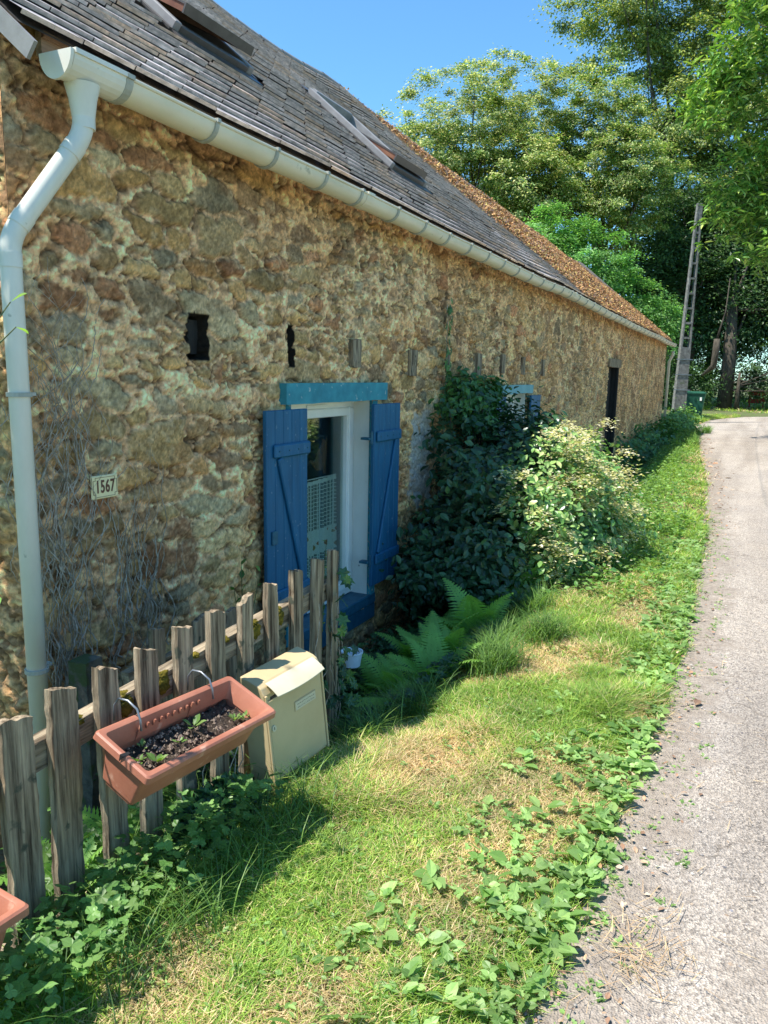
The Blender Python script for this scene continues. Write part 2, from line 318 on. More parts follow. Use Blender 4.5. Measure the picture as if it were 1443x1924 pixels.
#@@HOUSE
# ------------------------------------------------------------------ the farmhouse
house=empty('stone_farmhouse',(0,2.05,-.6))
tag(house,'long low stone farmhouse with slate roof, blue shuttered window and white gutter','house')
Y0,Y1=2.05,24.3
def stone_field(U,Zz,seed=0,cell=(.215,.098),jit=.78,bigcorner=True):
    """rubble masonry: returns height (m) and colour per point"""
    P=np.stack([U,Zz],-1)
    warp=.05*(fbm(P*8,4,seed+1)-.5)+.018*(fbm(P*34,2,seed+71)-.5); warp2=.045*(fbm(P*8,4,seed+2)-.5)+.018*(fbm(P*34,2,seed+72)-.5)
    u=U+warp; z=Zz+warp2+.02*np.sin(U*2.1)
    # the stones grow bigger towards the foot and the corner of the wall
    k=1+.0*U
    uu_=u/cell[0]; zz_=z/cell[1]
    row=np.floor(zz_).astype(np.int64)
    best=np.full(U.shape,9e9); bid=np.zeros(U.shape,np.int64); sec=np.full(U.shape,9e9)
    ci=np.floor(uu_).astype(np.int64); cj=row
    allc=[]
    for di in (-2,-1,0,1,2):
        for dj in (-2,-1,0,1,2):
            i=ci+di;j=cj+dj
            sx=i+.5+(hash2(i,j,seed+3)-.5)*jit; sz=j+.5+(hash2(i,j,seed+4)-.5)*jit
            # merge some seeds with a neighbour to make larger stones
            r=hash2(i//2,j,seed+5); r2=hash2(i//2,j//2,seed+6)
            idd=i*100003+j; idd=np.where(r<.35,(i//2)*100003+j+50000000,idd); idd=np.where(r2<.16,(i//2)*100003+(j//2)*2+90000000,idd)
            wgt=.75+.5*hash2(i,j,seed+8)
            d=np.hypot((uu_-sx)*1.0,(zz_-sz)*.92)*wgt
            allc.append((d,idd))
    for d,idd in allc:
        nb=d<best; bid=np.where(nb,idd,bid); best=np.where(nb,d,best)
    for d,idd in allc:
        sec=np.where((idd!=bid)&(d<sec),d,sec)
    edge=(sec-best)*.5*min(cell)
    return edge,bid,best
PAL=np.array([(.31,.25,.15),(.35,.27,.15),(.28,.245,.17),(.37,.27,.14),(.30,.18,.115),(.29,.28,.21),(.20,.17,.125),(.42,.35,.225),(.28,.225,.13),(.33,.25,.15),(.37,.31,.19),(.25,.24,.19)])
def masonry(U,Zz,seed=0,far=0):
    e1,b1,_=stone_field(U,Zz,seed)
    e2,b2,_=stone_field(U,Zz,seed+40,cell=(.098,.052))
    P=np.stack([U,Zz],-1)
    # zones where larger stones show, others with small rubble
    zone=fbm(P*1.3,2,seed+60)+.20*sstep(4.2,2.3,U)-.10*sstep(2.9,4.2,U)+.02
    useb=zone>.50
    e=np.where(useb,e1,e2*1.1); b=np.where(useb,b1,b2)
    n=fbm(P*np.array([26,34]),4,seed+11); n2=fbm(P*np.array([9,12]),3,seed+12); n3=fbm(P*np.array([60,80]),2,seed+13)
    rid=1-np.abs(2*fbm(P*np.array([16,20]),3,seed+14)-1)
    mw=.0046+.018*(n2-.44)+.007*(n-.5)+.004*(n3-.5)                      # mortar half width, sometimes smeared over the stones
    smear=sstep(.60,.70,fbm(P*np.array([4.5,5.5]),3,seed+15)); mw=mw+.012*smear
    st=sstep(0,.006,e-mw)                                   # 1 on stone
    hb=hash2(b,b//7,seed+20); hh=hash2(b//3,b,seed+21); best_off=(Zz*7.3+hb*3)%1*.08-.04
    tilt=(U*(hb-.5)+Zz*(hh-.5))
    dome=np.clip((e-mw)/.018,0,1)**.5
    h_st=.007+.008*dome+.010*(hb-.3)+.014*(n-.5)+.012*(n3-.5)-.006*(n2-.5)+.10*(hh-.5)*(best_off)
    h_mo=.004+.014*(rid-.6)+.018*(n-.5)+.010*(n3-.5)+.010*smear
    crack=1-sstep(.0015,.0055,np.abs(e-mw)); ckm=.35+.65*sstep(.38,.50,fbm(P*np.array([10,12]),2,seed+77)); 
    H=h_mo*(1-st)+h_st*st-.012*crack*ckm; flk=sstep(.80,.90,1-np.abs(2*fbm(P*np.array([30,40]),3,seed+78)-1))*sstep(.42,.6,fbm(P*np.array([6,7]),2,seed+79))*(1-st*.75)*sstep(-.6,.9,Zz); H=H+.006*flk
    ci=(hash2(b,b//11,seed+22)*len(PAL)).astype(int)%len(PAL); C=PAL[ci]*(.66+.66*hash2(b//5,b,seed+23))[...,None]
    C=C*(.55+.9*n)[...,None]
    red=.75*sstep(.54,.68,fbm(P*np.array([1.6,2.6]),3,seed+30)+.20*sstep(2.15,2.55,Zz)*sstep(2.5,4,U)+.22*sstep(15.3,16.2,U))
    C=C*(1-red[...,None]*.40)+np.array([.25,.115,.065])*(.8+.9*n)[...,None]*red[...,None]*.40
    pale=sstep(.35,.7,fbm(P*.7,2,seed+31)+.22*sstep(.9,1.9,Zz)-.1)
    MC=np.array([.50,.36,.215])*(1-pale[...,None])+np.array([.56,.415,.29])*pale[...,None]
    MC=MC*(1-.35*red[...,None])+np.array([.42,.25,.14])*.35*red[...,None]
    MC=MC*(.42+1.15*rid**2*(.55+.9*n))[...,None]  # mortar painted lighter along its ridges, as if they caught light
    MC=MC*(1-.5*sstep(.62,.75,n)*0)[...,None]
    col_=MC*(1-st)[...,None]+C*st[...,None]
    lich=sstep(.68,.74,fbm(P*np.array([14,14]),3,seed+33))*st; col_=col_*(1-.5*lich[...,None])+np.array([.42,.38,.29])*.5*lich[...,None]
    col_=col_*(1-.66*(crack*ckm)[...,None]); col_=col_*(1-.75*flk[...,None])+np.array([.56,.46,.34])*.75*flk[...,None]; sp=fbm(P*np.array([95,110]),2,seed+80); col_=col_*(.55+.9*sp)[...,None]  # pale flecks paint the light caught on raised mortar
    foot_tone=sstep(.35,-.5,Zz); col_=col_*(1-.30*foot_tone)[...,None]  # wall colour gets darker towards the foot
    dirtp=sstep(.55,.70,fbm(P*np.array([2.2,3.2]),3,seed+35)); col_=col_*(1-.22*dirtp)[...,None]
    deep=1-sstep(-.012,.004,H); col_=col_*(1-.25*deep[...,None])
    return H,np.clip(col_*np.array([1.50,1.22,.94])*(.80+.45*fbm(P*np.array([4,5]),3,seed+90))[...,None]*1.12,0,1)
# openings in the front wall: Y0,Y1,Z0,Z1,depth
WIN=(3.92,4.98,-.06,1.41); DOOR=(14.75,15.65,-.7,1.80)
W2=(8.15,9.15,.1,1.40)
HOLES=[(3.02,3.15,1.66,1.86,.16),(3.90,3.955,1.63,1.86,.10)]
yy=axis([(Y0,4.5,.0085),(4.5,6.5,.011),(6.5,9,.015),(9,13,.022),(13,Y1,.034)]); zz=np.linspace(-.75,2.83,350)
for o in (WIN,DOOR,W2):
    for v in o[:2]: yy[np.argmin(abs(yy-v))]=v
    for v in o[2:]: zz[np.argmin(abs(zz-v))]=v
Yg,Zg=np.meshgrid(yy,zz)
H,Cc=masonry(Yg,Zg)
cornerf=sstep(Y0,Y0+.03,Yg); H=H*cornerf+.002
for (a,b,c0,c1,dp) in HOLES:
    wv=.012*(fbm(np.stack([Yg*20,Zg*20],-1),2,3)-.5)
    m_=(Yg+wv>a)&(Yg+wv<b)&(Zg+wv>c0)&(Zg+wv<c1); H=np.where(m_,-dp,H); m_=(Yg+wv>a-.010)&(Yg+wv<b+.010)&(Zg+wv>c0-.012)&(Zg+wv<c1+.012); Cc=np.where(m_[...,None],np.array([.02,.016,.012]),Cc)  # hole sides and rim coloured near black to paint the shade inside
lw=sstep(.46,.56,fbm(np.stack([Yg*9,Zg*7],-1),3,91)*.5-.10+.55*np.exp(-((Yg-5.92)/.28)**4-((Zg-.90)/.42)**4)); Cc=Cc*(1-.85*lw[...,None])+np.array([.50,.50,.47])*.85*lw[...,None]
V=np.stack([H,Yg,Zg],-1)
Fq=gridfaces(len(yy),len(zz)); 
cy=(yy[:-1]+yy[1:])/2; cz=(zz[:-1]+zz[1:])/2; CY_,CZ_=np.meshgrid(cy,cz); keep=np.ones(CY_.shape,bool)
for o in (WIN,DOOR,W2): keep&=~((CY_>o[0])&(CY_<o[1])&(CZ_>o[2])&(CZ_<o[3]))
Fq=Fq[keep.ravel()][:, ::1]
wall_front=link('front_wall',mesh_np('front_wall',V.reshape(-1,3),[Fq],Cc.reshape(-1,3),smooth=True),M_wall,house)
def rooftop(x): return 2.74-(x-.16)*.85
xg=axis([(-5.2,-1.6,.12),(-1.6,0,.014)]); tt=np.linspace(0,1,300); Xg,Tg=np.meshgrid(xg,tt)
top=np.where(Xg>-2.6,rooftop(Xg),rooftop(-5.2-Xg))-.05; Zg2=-.75+Tg*(top+.75)
H2,C2=masonry(-Xg+20,Zg2,5); H2=H2*sstep(0,-.03,Xg)
link('gable_wall',mesh_np('gable_wall',np.stack([Xg,Y0-H2,Zg2],-1).reshape(-1,3),[gridfaces(len(xg),len(tt))],C2.reshape(-1,3),smooth=True),M_wall,house)
# far gable, back wall, floor
mb=MB(); prof=[(0,-.75),(0,2.8),(-2.6,5.0),(-5.2,2.8),(-5.2,-.75)]
mb.add([(x,Y1,z) for x,z in prof],[(0,1,2,3,4)]); mb.add([(x,Y1-.4,z) for x,z in prof],[(4,3,2,1,0)])
g2=mb.build('far_gable_wall',None,house); setcol(g2.data,np.full((10,3),.2)); g2.data.materials.append(M_wall)
mb=MB(); mb.box((-5.2,Y0+.4,-.75),(-5.0,Y1-.41,2.75)); g3=mb.build('back_wall',None,house); setcol(g3.data,np.full((8,3),.25)); g3.data.materials.append(M_wall)
mb=MB(); mb.box((-5.0,Y0+.03,-.72),(-.42,Y1-.45,-.66)); mb.box((-2.6,Y0+.03,-.65),(-2.5,Y1-.45,3.0)); mb.build('inner_partition',M_room,house)
# reveals of the openings
def reveal(o,dep,mt,name,sides='LRTB'):
    a,b,c0,c1=o; mb=MB()
    if 'L' in sides: mb.add([(0.004,a,c0),(0.004,a,c1),(-dep,a,c1),(-dep,a,c0)],[(0,1,2,3)])
    if 'R' in sides: mb.add([(0.004,b,c0),(0.004,b,c1),(-dep,b,c1),(-dep,b,c0)],[(3,2,1,0)])
    if 'T' in sides: mb.add([(0.004,a,c1),(0.004,b,c1),(-dep,b,c1),(-dep,a,c1)],[(0,1,2,3)])
    if 'B' in sides: mb.add([(0.004,a,c0),(0.004,b,c0),(-dep,b,c0),(-dep,a,c0)],[(3,2,1,0)])
    return mb.build(name,mt,house)
# ---- window with frame
def window(o,dep,parent):
    a,b,c0,c1=o
    w=MB(); x0,x1=-dep-.05,-dep
    fw=.055
    w.box((x0,a,c0),(x1,a+fw,c1),bev=.004); w.box((x0,b-fw,c0),(x1,b,c1),bev=.004); w.box((x0,a+fw,c1-.06),(x1-.001,b-fw,c1),bev=.004); w.box((x0,a+fw,c0),(x1-.001,b-fw,c0+.06),bev=.004)
    win=w.build('window',M_white,parent)
    s=MB(); sa,sb,s0,s1=a+fw-.01,b-fw+.01,c0+.05,c1-.05; sx0,sx1=x0+.005,x1+.018; q=.058
    s.box((sx0,sa,s0),(sx1,sa+q,s1),bev=.006); s.box((sx0,sb-q,s0),(sx1,sb,s1),bev=.006); s.box((sx0,sa+q,s1-q),(sx1-.001,sb-q,s1),bev=.006); s.box((sx0,sa+q,s0),(sx1-.001,sb-q,s0+q),bev=.006)
    s.box((sx0,sa+q,s0+q),(sx1-.016,sa+q+.012,s1-q)); s.box((sx0,sb-q-.012,s0+q),(sx1-.016,sb-q,s1-q))
    s.box((x1-.001,(a+b)/2-.14,c1-.048),(x1+.012,(a+b)/2+.12,c1-.022),bev=.003)
    link('sash',s.mesh('sash'),M_white,win).matrix_parent_inverse=Matrix()
    g=MB(); g.box((x0+.02,sa+q-.005,s0+q-.005),(x0+.026,sb-q+.005,s1-q+.005)); link('pane',g.mesh('pane'),M_glass,win).matrix_parent_inverse=Matrix()
    return win
win=window((WIN[0],WIN[1],WIN[2]+.035,WIN[3]),.12,house)
reveal(WIN,.2,M_wpaint,'window_reveal','LRT')
mb=MB(); mb.box((-.2,WIN[0]-.0,WIN[2]-.05),(.035,WIN[1]+.09,WIN[2]+.03),bev=.008); mb.box((-.02,WIN[0]-.02,WIN[2]-.17),(.026,WIN[1]+.10,WIN[2]-.052),bev=.008); mb.build('window_sill',M_blueh,house)
def rough_box(a,b,n=(2,24,6),amp=.006,seed=0):
    a=np.array(a,float);b=np.array(b,float); mb=MB(); bm_v=[];F=[];idx={}
    def vid(i,j,k):
        t=(i,j,k)
        if t not in idx:
            idx[t]=len(bm_v); p=a+(b-a)*np.array([i/n[0],j/n[1],k/n[2]]); bm_v.append(p)
        return idx[t]
    for ax in range(3):
        o=[(ax+1)%3,(ax+2)%3]
        for side in (0,n[ax]):
            for p in range(n[o[0]]):
                for q in range(n[o[1]]):
                    ids=[]
                    for dp,dq in ((0,0),(1,0),(1,1),(0,1)):
                        c=[0,0,0]; c[ax]=side; c[o[0]]=p+dp; c[o[1]]=q+dq; ids.append(vid(*c))
                    F.append(ids if side else ids[::-1])
    V=np.array(bm_v); nz=np.stack([fbm(V*9+seed*3.1,2,seed+k)-.5 for k in range(3)],-1); V=V+nz*2*amp
    mb.add(V,F); return mb
rough_box((-.1,3.80,1.412),(.060,5.16,1.535),(2,40,5),.004,1).build('lintel',M_turq,house)
mb=MB(); mb.box((-.05,WIN[1]+.003,WIN[2]-.03),(.030,WIN[1]+.085,1.411),bev=.006); mb.build('window_jamb',M_turq,house); mb=MB(); mb.box((-.05,WIN[0]-.06,WIN[2]-.03),(.020,WIN[0]-.003,1.411),bev=.006); mb.build('window_jamb',M_turq,house)
# ---- shutters
def shutter(ya,yb,z0,z1,hinge,x=.055):
    sh=MB(); n=5; w=(yb-ya)/n
    for i in range(n): sh.box((x,ya+i*w+.0015,z0),(x+.026,ya+(i+1)*w-.0015,z1),bev=.004)
    s=sh.build('shutter',M_blue,house)
    b=MB(); f0=ya+.012 if hinge>0 else ya+.03; f1=yb-.03 if hinge>0 else yb-.012
    f0,f1=(ya+.06,yb+.004) if hinge>0 else (ya+.03,yb-.012)
    for zc in (z1-.23,z0+.20):
        b=MB(); b.box((x+.0262,f0,zc-.038),(x+.048,f1,zc+.038),bev=.008); ob=b.build('batten',M_blue,None); ob.parent=s
    # diagonal brace
    pa=Vector((x+.037,f0+.06 if hinge>0 else f1-.07,z1-.27)); pb=Vector((x+.037,f1-.06 if hinge>0 else f0+.05,z0+.24)); d=(pb-pa); L=d.length
    ang=math.atan2(d.y,d.z); Mx=Matrix.Translation((pa+pb)/2)@Matrix.Rotation(-ang,4,'X')
    c=MB(); c.box((-.0105,-.026,-L/2),(.0098,.026,L/2),M=Mx,bev=.006); oc=c.build('brace',M_blue,None); oc.parent=s
    for zc in (z1-.23,z0+.20):
        for k in range(4):
            y=f0+.04+(f1-f0-.08)*k/3; st=MB(); st.tube([(x+.047,y,zc),(x+.052,y,zc)],.005,8); os_=st.build('stud',M_blueh,None); os_.parent=s
    hy=yb if hinge>0 else ya
    for zc in (z1-.23,z0+.20):
        h=MB()
        h.tube([(x+.012,hy-.012*hinge*-1,zc-.05),(x+.012,hy+.012*hinge,zc+.04)],.010,8); h.box((.0,min(hy,hy+.05*hinge),zc-.02),(x+.01,max(hy,hy+.05*hinge),zc-.003)); oh=h.build('hinge',M_blueh,None); oh.parent=s
    return s
s1=shutter(3.56,4.0,.10,1.385,1); s2=shutter(4.905,5.35,.055,1.385,-1)
tag(s1,'blue plank shutter left of the window'); tag(s2,'blue plank shutter right of the window')
lk=MB(); lk.box((.082,3.60,.62),(.094,3.655,.70),bev=.004); ol=lk.build('latch',M_blueh,None); ol.parent=s1
# ---- curtain inside, cat print behind the glass
def curtain():
    m,nt,b=newmat('lace_curtain'); L=nt.links; uv=N(nt,'ShaderNodeUVMap'); uv.uv_map='UV'; sp=N(nt,'ShaderNodeSeparateXYZ'); L.new(uv.outputs[0],sp.inputs[0])
    def fr(sock,mul,thr):
        a=N(nt,'ShaderNodeMath',operation='MULTIPLY'); a.inputs[1].default_value=mul; L.new(sock,a.inputs[0]); f=N(nt,'ShaderNodeMath',operation='FRACT'); L.new(a.outputs[0],f.inputs[0])
        g=N(nt,'ShaderNodeMath',operation='LESS_THAN'); g.inputs[1].default_value=thr; L.new(f.outputs[0],g.inputs[0]); return g.outputs[0]
    def mx(a,b_,op='MAXIMUM'):
        n=N(nt,'ShaderNodeMath',operation=op)
        for i,s in enumerate((a,b_)):
            if hasattr(s,'links'): L.new(s,n.inputs[i])
            else: n.inputs[i].default_value=s
        return n.outputs[0]
    grid=mx(fr(sp.outputs[0],34,.24),fr(sp.outputs[1],26,.20))
    lo=mx(sp.outputs[1],.50,'LESS_THAN'); hi=mx(sp.outputs[1],.26,'GREATER_THAN'); band=mx(lo,hi,'MULTIPLY')
    topb=mx(sp.outputs[1],.965,'GREATER_THAN'); bot=mx(sp.outputs[1],.10,'LESS_THAN')
    al=mx(mx(grid,band),mx(topb,bot)); al=mx(al,.30)
    vo=N(nt,'ShaderNodeTexVoronoi'); vo.inputs['Scale'].default_value=9; L.new(uv.outputs[0],vo.inputs[0]); fl=mx(vo.outputs['Distance'],.30,'LESS_THAN'); fl=mx(fl,band,'MULTIPLY')
    c=N(nt,'ShaderNodeMix',data_type='RGBA'); L.new(fl,c.inputs[0]); c.inputs[6].default_value=(.85,.88,.80,1)
    hs=N(nt,'ShaderNodeValToRGB'); hs.color_ramp.elements[0].color=(.45,.10,.05,1); hs.color_ramp.elements[1].color=(.42,.30,.10,1); L.new(vo.outputs['Color'],hs.inputs[0]); L.new(hs.outputs[0],c.inputs[7])
    L.new(c.outputs[2],b.inputs['Base Color']); b.inputs['Roughness'].default_value=.9; L.new(al,b.inputs['Alpha'])
    nyc,nzc=160,24; ys=np.linspace(WIN[0]+.07,WIN[1]-.07,nyc); zs=np.linspace(.13,.86,nzc); A,B=np.meshgrid(ys,zs)
    amp=.012+.012*(1-(B-.13)/.73); Xc=-.235+amp*np.sin(A*95+.6*np.sin(A*17))*(.7+.3*np.sin(A*31))
    B=B-.012*np.sin((A-WIN[0])*math.pi/.95)*(B>.8)
    me=mesh_np('curtain',np.stack([Xc,A,B],-1).reshape(-1,3),[gridfaces(nyc,nzc)],smooth=True)
    uvl=me.uv_layers.new(name='UV'); vi=np.empty(len(me.loops),np.int32); me.loops.foreach_get('vertex_index',vi)
    U=np.stack([np.tile(np.linspace(0,1,nyc),nzc),np.repeat(np.linspace(0,1,nzc),nyc)],-1)[vi]; uvl.data.foreach_set('uv',U.astype(np.float32).ravel())
    o=link('curtain',me,m); tag(o,'white net cafe curtain with floral band hanging behind the lower window glass','curtain'); return o
curtain()
rodm=MB(); rodm.tube([(-.235,WIN[0]+.06,.865),(-.235,WIN[1]-.06,.865)],.005,8); r_=rodm.build('curtain_rod',M_white,win); r_.matrix_parent_inverse=Matrix()
def cat():
    out=[(0,0),(.06,-.012),(.085,.0),(.10,-.03),(.13,-.035),(.125,.0),(.135,.05),(.145,.10),(.15,.14),(.147,.175),(.143,.205),(.125,.192),(.105,.193),(.088,.207),(.080,.175),(.068,.155),(.040,.14),(.015,.11),(.0,.07),(-.02,.055),(-.05,.07),(-.075,.075),(-.082,.062),(-.06,.05),(-.03,.03)]
    sc_=1.05; V=[]; n=len(out)
    for x in (-.222,-.216):
        for (a,b) in out: V.append((x,4.60+a*sc_,.93+b*sc_))
    F=[tuple(range(n)),tuple(range(2*n-1,n-1,-1))]+[(i,i+n,(i+1)%n+n,(i+1)%n) for i in range(n)]
    mb=MB(); mb.add(V,F); o=mb.build('cat_figure',M_cat); tag(o,'dark brown sitting cat figure behind the upper window glass','cat figure'); return o
cat()
# ---- second window, mostly behind the bush
w2=window((W2[0],W2[1],W2[2],W2[3]),.14,house); reveal(W2,.2,M_wpaint,'window_reveal','LRTB')
rough_box((-.1,8.05,1.402),(.06,9.3,1.50),(2,30,4),.006,4).build('lintel',M_turqp,house)
s3=MB(); s3.box((.05,9.17,.1),(.076,9.60,1.375),bev=.004); s3.build('shutter',M_blue,house); s3=MB(); s3.box((.05,7.68,.1),(.076,8.13,1.375),bev=.004); s3.build('shutter',M_blue,house)
# ---- door
mb=MB(); n=5
for i in range(n): mb.box((-.12,DOOR[0]+i*.18,-.7),(-.09,DOOR[0]+(i+1)*.18-.004,DOOR[3]),bev=.004)
dr=mb.build('door',M_black,house); reveal(DOOR,.13,M_black,'door_reveal','LRT')
rough_box((-.05,14.6,1.80),(.06,15.85,1.95),(2,16,4),.01,9).build('door_lintel',M_oldwood,house)
mb=MB(); mb.box((-.01,15.64,-.7),(.05,15.70,1.80),bev=.01); mb.build('door_jamb',M_black,house)
# ---- beam ends in the wall
for k,(y,z,w,h) in enumerate([(3.075,1.76,.12,.17),(4.70,1.73,.12,.19),(5.67,1.69,.13,.20),(6.45,1.71,.06,.15),(7.28,1.70,.12,.22),(8.08,1.72,.10,.2),(8.90,1.72,.10,.2),(9.8,1.71,.1,.2)]):
    xo=-.035 if k==0 else .045
    rough_box((-.14,y-w/2,z-h/2),(xo,y+w/2,z+h/2),(3,4,6),.012,k+20).build('beam_end',M_oldwood if k else M_black,house)  # first end sits in its hole, black paint stands for shade there
# ------------------------------------------------------------------ roof
TH=math.atan(.85); cs,sn=math.cos(TH),math.sin(TH); EX,EZ=.165,2.738
SMAX=3.63
def RP(s,Y,h=0):      # slope distance, along, height above
    return np.stack(np.broadcast_arrays(EX-s*cs+h*sn, Y, EZ+s*sn+h*cs),-1)
def sag(s,Y): return .05*np.exp(-((Y-8.9)/.6)**2)*sstep(1.5,3.6,s)+.012*np.sin(Y*1.3+1)*sstep(.5,3.5,s)+.02*(fbm(np.stack([Y*.5,s*.4],-1),2,77)-.5)*2-.10*sstep(9,24,Y)*sstep(1,3.6,s)-.03*np.sin((Y-10)*.35)*(Y>10)-.10*sstep(15,24.3,Y)
def mossm(s,Y):       # line beyond which the old mossy covering lies
    yb=np.interp(s,[0,.9,1.5,2.1,3.7],[11.6,11.2,10.5,10.0,9.5])
    return yb
SKY=[(3.86,4.64,1.22,2.40),(6.28,7.06,.88,1.96)]
slV=[];slC=[];exp_=.105;tw=.26; nrow=int(SMAX/exp_)
rs_=np.random.default_rng(11)
for r in range(nrow):
    s0=r*exp_; ya=np.arange(2.0+(r%2)*tw/2-.0,24.42,tw); ya=ya+rs_.normal(0,.006,len(ya)); yb=ya+tw-.004; ya[0]=2.0; 
    n=len(ya); ym=(ya+yb)/2
    lift=rs_.normal(0,.002,n)+.004; h0=.021+lift; j=rs_.normal(0,.0035,n)
    yb=np.append(ya[1:]-.004,24.42)
    def P8(s,h,y): return RP(s,y,h+sag(np.full(n,s0),y))
    broken=(rs_.random(n)<.03)*.03
    a=P8(s0+j+broken,h0,ya);b=P8(s0+j,h0,yb);c=P8(np.full(n,s0+exp_+.02),.0005,yb);d=P8(np.full(n,s0+exp_+.02),.0005,ya)
    e=P8(s0+j+broken,h0-.016,ya);f=P8(s0+j,h0-.016,yb)
    slV.append(np.stack([a,b,c,d,e,f],1))
    kp=np.ones(n,bool)
    for (qa,qb,q0,q1) in SKY: kp&=~((yb>qa+.02)&(ya<qb-.02)&(s0+exp_>q0+.03)&(s0<q1-.03))
    old=sstep(-.25,.35,ym-mossm(np.full(n,s0+.05),ym)+.5*(fbm(np.stack([ym*4,np.full(n,s0*4)],-1),2,5)-.5)) 
    base=np.array([.50,.44,.42]); cc=base*(.86+.26*rs_.random(n))[:,None]*(.9+.2*rs_.random())
    warm=rs_.random(n)<.22; cc[warm]=cc[warm]*np.array([1.12,.98,.82])
    om=np.array([.50,.30,.15])*(.45+.9*rs_.random(n))[:,None]; dk=rs_.random(n)<.25; om[dk]=np.array([.13,.07,.035])
    cc=cc*(1-old)[:,None]+om*old[:,None]
    streak=fbm(np.stack([ym*1.3,np.full(n,s0*.8)],-1),3,8); cc=cc*(.7+.6*streak)[:,None]
    slC.append(np.repeat(cc[:,None,:],6,1)); slV[-1]=slV[-1][kp]; slC[-1]=slC[-1][kp]
V=np.concatenate(slV).reshape(-1,3); Cs=np.concatenate(slC).reshape(-1,3); ns=len(V)//6; o=np.arange(ns)[:,None]*6
Fs=np.concatenate([o+np.array([[0,1,2,3]]),o+np.array([[4,5,1,0]])])
roof=link('roof',mesh_np('roof',V,[Fs],Cs),M_slate,house)
hk=np.concatenate(slV)
if True:
    hk=hk[rs_.random(len(hk))<.55]; hk=hk[hk[:,0,1]<9.5]; mid=(hk[:,0]*.5+hk[:,1]*.5); nn_=len(mid); nrm=np.array([sn,0,cs]); dn=np.array([cs,0,-sn]); q=np.array([0,1.,0])
    Vh=np.stack([mid+nrm*.002-q*.0016,mid+nrm*.002+q*.0016,mid+dn*.004+nrm*.002+q*.0016,mid+dn*.004+nrm*.002-q*.0016,mid-dn*.018+nrm*.004-q*.0016,mid-dn*.018+nrm*.004+q*.0016,mid+dn*.005-nrm*.012+q*.0016,mid+dn*.005-nrm*.012-q*.0016],1).reshape(-1,3); oh_=np.arange(nn_)[:,None]*8
    hko=link('slate_hooks',mesh_np('slate_hooks',Vh,[oh_+np.array([[0,1,5,4]]),oh_+np.array([[3,2,1,0]]),oh_+np.array([[3,7,6,2]])]),M_hook,None); hko.parent=roof; hko['kind']='stuff'
nl=30000; ll=np.random.default_rng(77); Yl=8.8+15.5*ll.random(nl)**.9; Sl=SMAX*ll.random(nl); wl=sstep(-.9,.5,Yl-mossm(Sl,Yl)+1.1*(fbm(np.stack([Yl*3,Sl*3],-1),3,15)-.5)); kl=ll.random(nl)<wl; Yl=Yl[kl];Sl=Sl[kl];nl=len(Yl)
Pl=RP(Sl,Yl,.020+.02*ll.random(nl)+sag(Sl,Yl)); tl=unit(ll.normal(0,1,(nl,3))); up_=np.array([sn,0,cs]); tl=unit(tl-(tl@up_)[:,None]*up_*.8); bl=unit(np.cross(tl,up_)); sz_=(.014+.030*ll.random(nl)**2)[:,None]
Vl=np.stack([Pl-bl*sz_*.3,Pl+bl*sz_*.3,Pl+tl*sz_+bl*sz_*.25+up_*.012,Pl+tl*sz_-bl*sz_*.25+up_*.012],1).reshape(-1,3)
pc=np.array([(.50,.26,.11),(.62,.37,.15),(.34,.18,.10),(.58,.44,.13),(.17,.12,.09)])[ll.choice(5,nl,p=[.27,.22,.2,.12,.19])]*(.7+.6*ll.random((nl,1)))
lo_=link('moss_and_leaf_litter',mesh_np('moss_and_leaf_litter',Vl,[np.arange(nl)[:,None]*4+np.arange(4)[None]],np.repeat(pc,4,0)),M_slate,None); lo_.parent=roof; lo_['kind']='stuff'
# underside / rear slope / ridge
mb=MB(); ysn=sorted(list(np.linspace(2.0,24.40,50))+[3.9,4.6,6.32,7.02]); ssn=[0,.92,1.26,1.92,2.36,SMAX]
for k in range(len(ysn)-1):
    a,b=ysn[k],ysn[k+1]
    for i in range(5):
        c0,c1=ssn[i],ssn[i+1]; m0,m1=(a+b)/2,(c0+c1)/2
        if any(qa<m0<qb and q0<m1<q1 for qa,qb,q0,q1 in SKY): continue
        q=[RP(np.array(s),np.array(y),-.02+sag(np.array(s),np.array(y))) for s,y in ((c0,a),(c0,b),(c1,b),(c1,a))]
        mb.add(q,[(0,3,2,1)])
    q=[RP(np.array(SMAX),np.array(y),-.02+sag(np.array(SMAX),np.array(y))) for y in (a,b)]
    mb.add([q[0],q[1],(-5.5,b,2.55),(-5.5,a,2.55)],[(0,1,2,3)])
mb.build('roof_boarding',M_dark,house)
rv=[];npt=np.arange(2.0,24.45,.42)
mb=MB()
for k in range(len(npt)-1):
    a,b=npt[k],npt[k+1]-.006; pA=RP(np.array(SMAX),np.array(a),sag(np.array(SMAX),np.array(a)));pB=RP(np.array(SMAX),np.array(b),sag(np.array(SMAX),np.array(b)))
    V=[];
    for p,dz in ((pA,.006),(pB,.0)):
        for t in range(7):
            th=math.pi*(-.12+1.24*t/6); V.append((p[0]-.03+math.cos(th)*.055,p[1],p[2]-.005+math.sin(th)*.045+dz))
    mb.add(V,[(i,i+1,i+8,i+7) for i in range(6)])
mb.build('ridge_tiles',M_grey,house)
